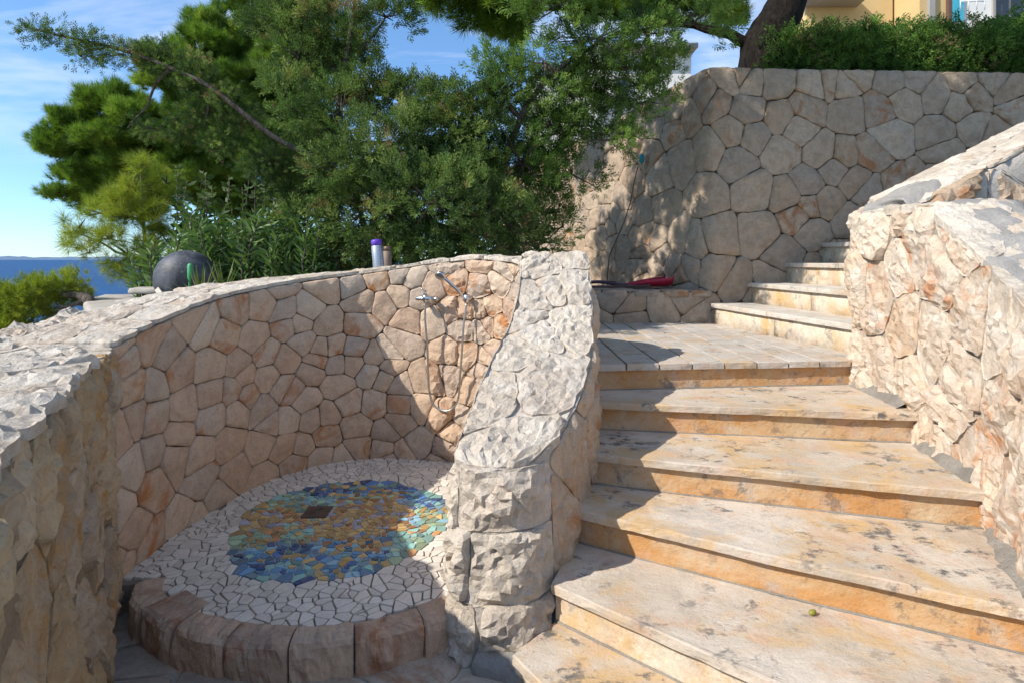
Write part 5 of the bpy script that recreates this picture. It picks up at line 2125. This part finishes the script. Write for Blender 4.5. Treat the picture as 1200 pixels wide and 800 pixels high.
# --- hedge on the tall wall
HB = Vector((3.4, 7.0, 3.82))
hroot = tag(empty('hedge', tuple(HB)), 'dense green conifer hedge along the top of the tall wall', 'hedge')
hc = []
for i in range(30):
    x = 3.35 + 3.9 * i / 29
    hgt = .36 + .03 * i / 29 + .07 * noise.noise((x * 1.8, 0, 0)) + (.06 if i > 18 else 0)
    hc.append(((x, 6.98 + rf.uniform(-.1, .15), 3.86 + hgt), (.22, .30, hgt)))
    hc.append(((x, 7.2, 3.86 + hgt), (.22, .2, hgt * 1.1)))
P, D, T, subs = clump_points(hc, 26, sub_r=(.08, .16), shell=.6, sub_per=46, up=.6)
V, Fc = join(twigs_to(subs, 3, .006) + [limb((c[0][0], 7.1, 3.75), c[0], .02, .008, 0, 4, .05, i)[0] for i, c in enumerate(hc[::2])])
ob = mesh_obj('stem', V, Fc, M_BARK, hroot)
ob = scatter('foliage', HP, P, D, NR.uniform(.06, .13, len(P)), T, M_HEDGE, hroot)
ob.matrix_parent_inverse = Matrix.Translation(-HB)
# yellow bush behind it
yb2 = at(948, 60, 8.6); yb2.z = 3.85
tree('golden_shrub', 'small bright yellow green shrub beside the dark pine trunk', 'shrub', tuple(yb2), [yb2, at(948, 60, 8.6), at(946, 45, 8.6)], [], [px_clump(*a) for a in [(948, 40, 8.6, 13, 13), (940, 58, 8.6, 14, 12), (956, 60, 8.6, 12, 14), (946, 76, 8.6, 16, 10)]], HP, M_YELLOWBUSH, M_BARK, 26, (.06, .11), .03, sub_r=(.06, .12), shell=.5, sub_per=40)

# ------------------------------------------------------------------ houses on the upper terrace
def render_mat(name, col, bump=.15):
    t = NT(name)
    v = t.coords(False)
    c = t.mix(t.ramp(t.noise(v, .8, 7, .6), [(.3, 0.0), (.7, 1.0)]), tuple(x * .88 for x in col), tuple(min(1, x * 1.08) for x in col))
    return t.done(c, .9, t.bump(t.noise(v, 40, 4, .7), bump, .01), .15)


M_ORANGE = render_mat('ochre_render', (.60, .43, .21)); M_WHITE = render_mat('white_render', (.72, .70, .66)); M_GREYR = render_mat('grey_concrete', (.33, .31, .29))
M_SHUT = plain('turquoise_shutter', (.06, .38, .50), .55); M_METAL = plain('white_metal', (.75, .75, .75), .4)
tg = NT('dark_window_glass'); M_GLASS = tg.done((.03, .04, .05), .06, None, .6)


def wallbox(name, x0, x1, y0, y1, z0, z1, mat, parent):
    V, Fc = box(x0, x1, y0, y1, z0, z1)
    return mesh_obj(name, V, Fc, mat, parent, False)


def rail(parent, x0, x1, y, z, h, mat, n):
    rl_ = [tube([(x0, y, z + h), (x1, y, z + h)], .025, 8), tube([(x0, y, z + h * .5), (x1, y, z + h * .5)], .018, 6)]
    for i in range(n):
        xx = x0 + (x1 - x0) * i / (n - 1)
        rl_.append(tube([(xx, y, z), (xx, y, z + h)], .018, 6))
    V, Fc = join(rl_)
    return mesh_obj('railing', V, Fc, mat, parent)


d1 = 15.0
X = lambda px, d: (px - 600) / F * d
Z = lambda py, d: CAMZ - (py - 304) / F * d
H1 = tag(empty('house', (X(1000, d1), d1, 3.9)), 'ochre rendered house with grey eave behind the hedge', 'house')
wallbox('wall', X(945, d1), X(1046, d1), d1, d1 + 2.2, 3.5, 9.5, M_ORANGE, H1)
wallbox('wall', X(1049, d1) - .0, X(1078, d1), d1 - .9, d1 + 2.0, 3.5, 9.5, M_ORANGE, H1)
wallbox('pilaster', X(1057, d1), X(1063, d1), d1 - 1.0, d1 - .903, 3.5, 9.5, M_GREYR, H1)
V, Fc = slab([(X(935, d1), d1 - 1.3), (X(1000, d1), d1 - 1.0), (X(1004, d1), d1 - .01), (X(935, d1), d1 - .01)], Z(-2, d1), .25, .0, .5, .02)
mesh_obj('eave', V, Fc, M_GREYR, H1)
wallbox('drainpipe', X(1077, d1) + .02, X(1079, d1) + .06, d1 - 1.0, d1 - .9, 3.5, 9.5, plain('brown_pipe', (.12, .07, .05), .5), H1)
d2 = 17.0
H2 = tag(empty('house', (X(1140, d2), d2, 3.9)), 'white house with turquoise shutter and balcony rail behind the hedge', 'house')
wallbox('wall', X(1084, d2), X(1260, d2), d2, d2 + 6, 3.5, 10.5, M_WHITE, H2)
wallbox('shutter', X(1098, d2), X(1127, d2), d2 - .08, d2 - .01, Z(26, d2), Z(-30, d2), M_SHUT, H2)
rail(H2, X(1104, d2), X(1131, d2), d2 - .7, Z(24, d2), .5, M_METAL, 4)
fr_ = wallbox('window', X(1162, d2), X(1198, d2), d2 - .06, d2 - .01, Z(24, d2), Z(-30, d2), M_GREYR, H2)
wallbox('pane', X(1165, d2), X(1179, d2), d2 - .09, d2 - .063, Z(22, d2), Z(-28, d2), M_GLASS, fr_)
wallbox('pane', X(1182, d2), X(1196, d2), d2 - .09, d2 - .063, Z(22, d2), Z(-28, d2), M_GLASS, fr_)
rail(H2, X(1176, d2), X(1215, d2), d2 - .8, Z(16, d2), .6, M_METAL, 5)
d3 = 14.0
H3 = tag(empty('house', (X(720, d3), d3, 3.5)), 'white walled house half hidden behind the junipers', 'house')
wallbox('wall', X(622, d3), X(700, d3), d3, d3 + 6, 2.5, Z(88, d3), M_WHITE, H3)
wallbox('wall', X(700, d3) + .01, X(819, d3), d3 + .6, d3 + 6, 2.5, Z(52, d3), M_WHITE, H3)
V, Fc = slab([(X(696, d3), d3 + .3), (X(823, d3), d3 + .3), (X(823, d3), d3 + 6.2), (X(696, d3), d3 + 6.2)], Z(50, d3) + .12, .14, 0, .5, .02)
mesh_obj('roof', V, Fc, M_GREYR, H3)
w_ = wallbox('window', X(724, d3), X(742, d3), d3 + .53, d3 + .595, Z(118, d3), Z(82, d3), M_GREYR, H3)
wallbox('pane', X(726, d3), X(740, d3), d3 + .50, d3 + .527, Z(116, d3), Z(84, d3), M_GLASS, w_)
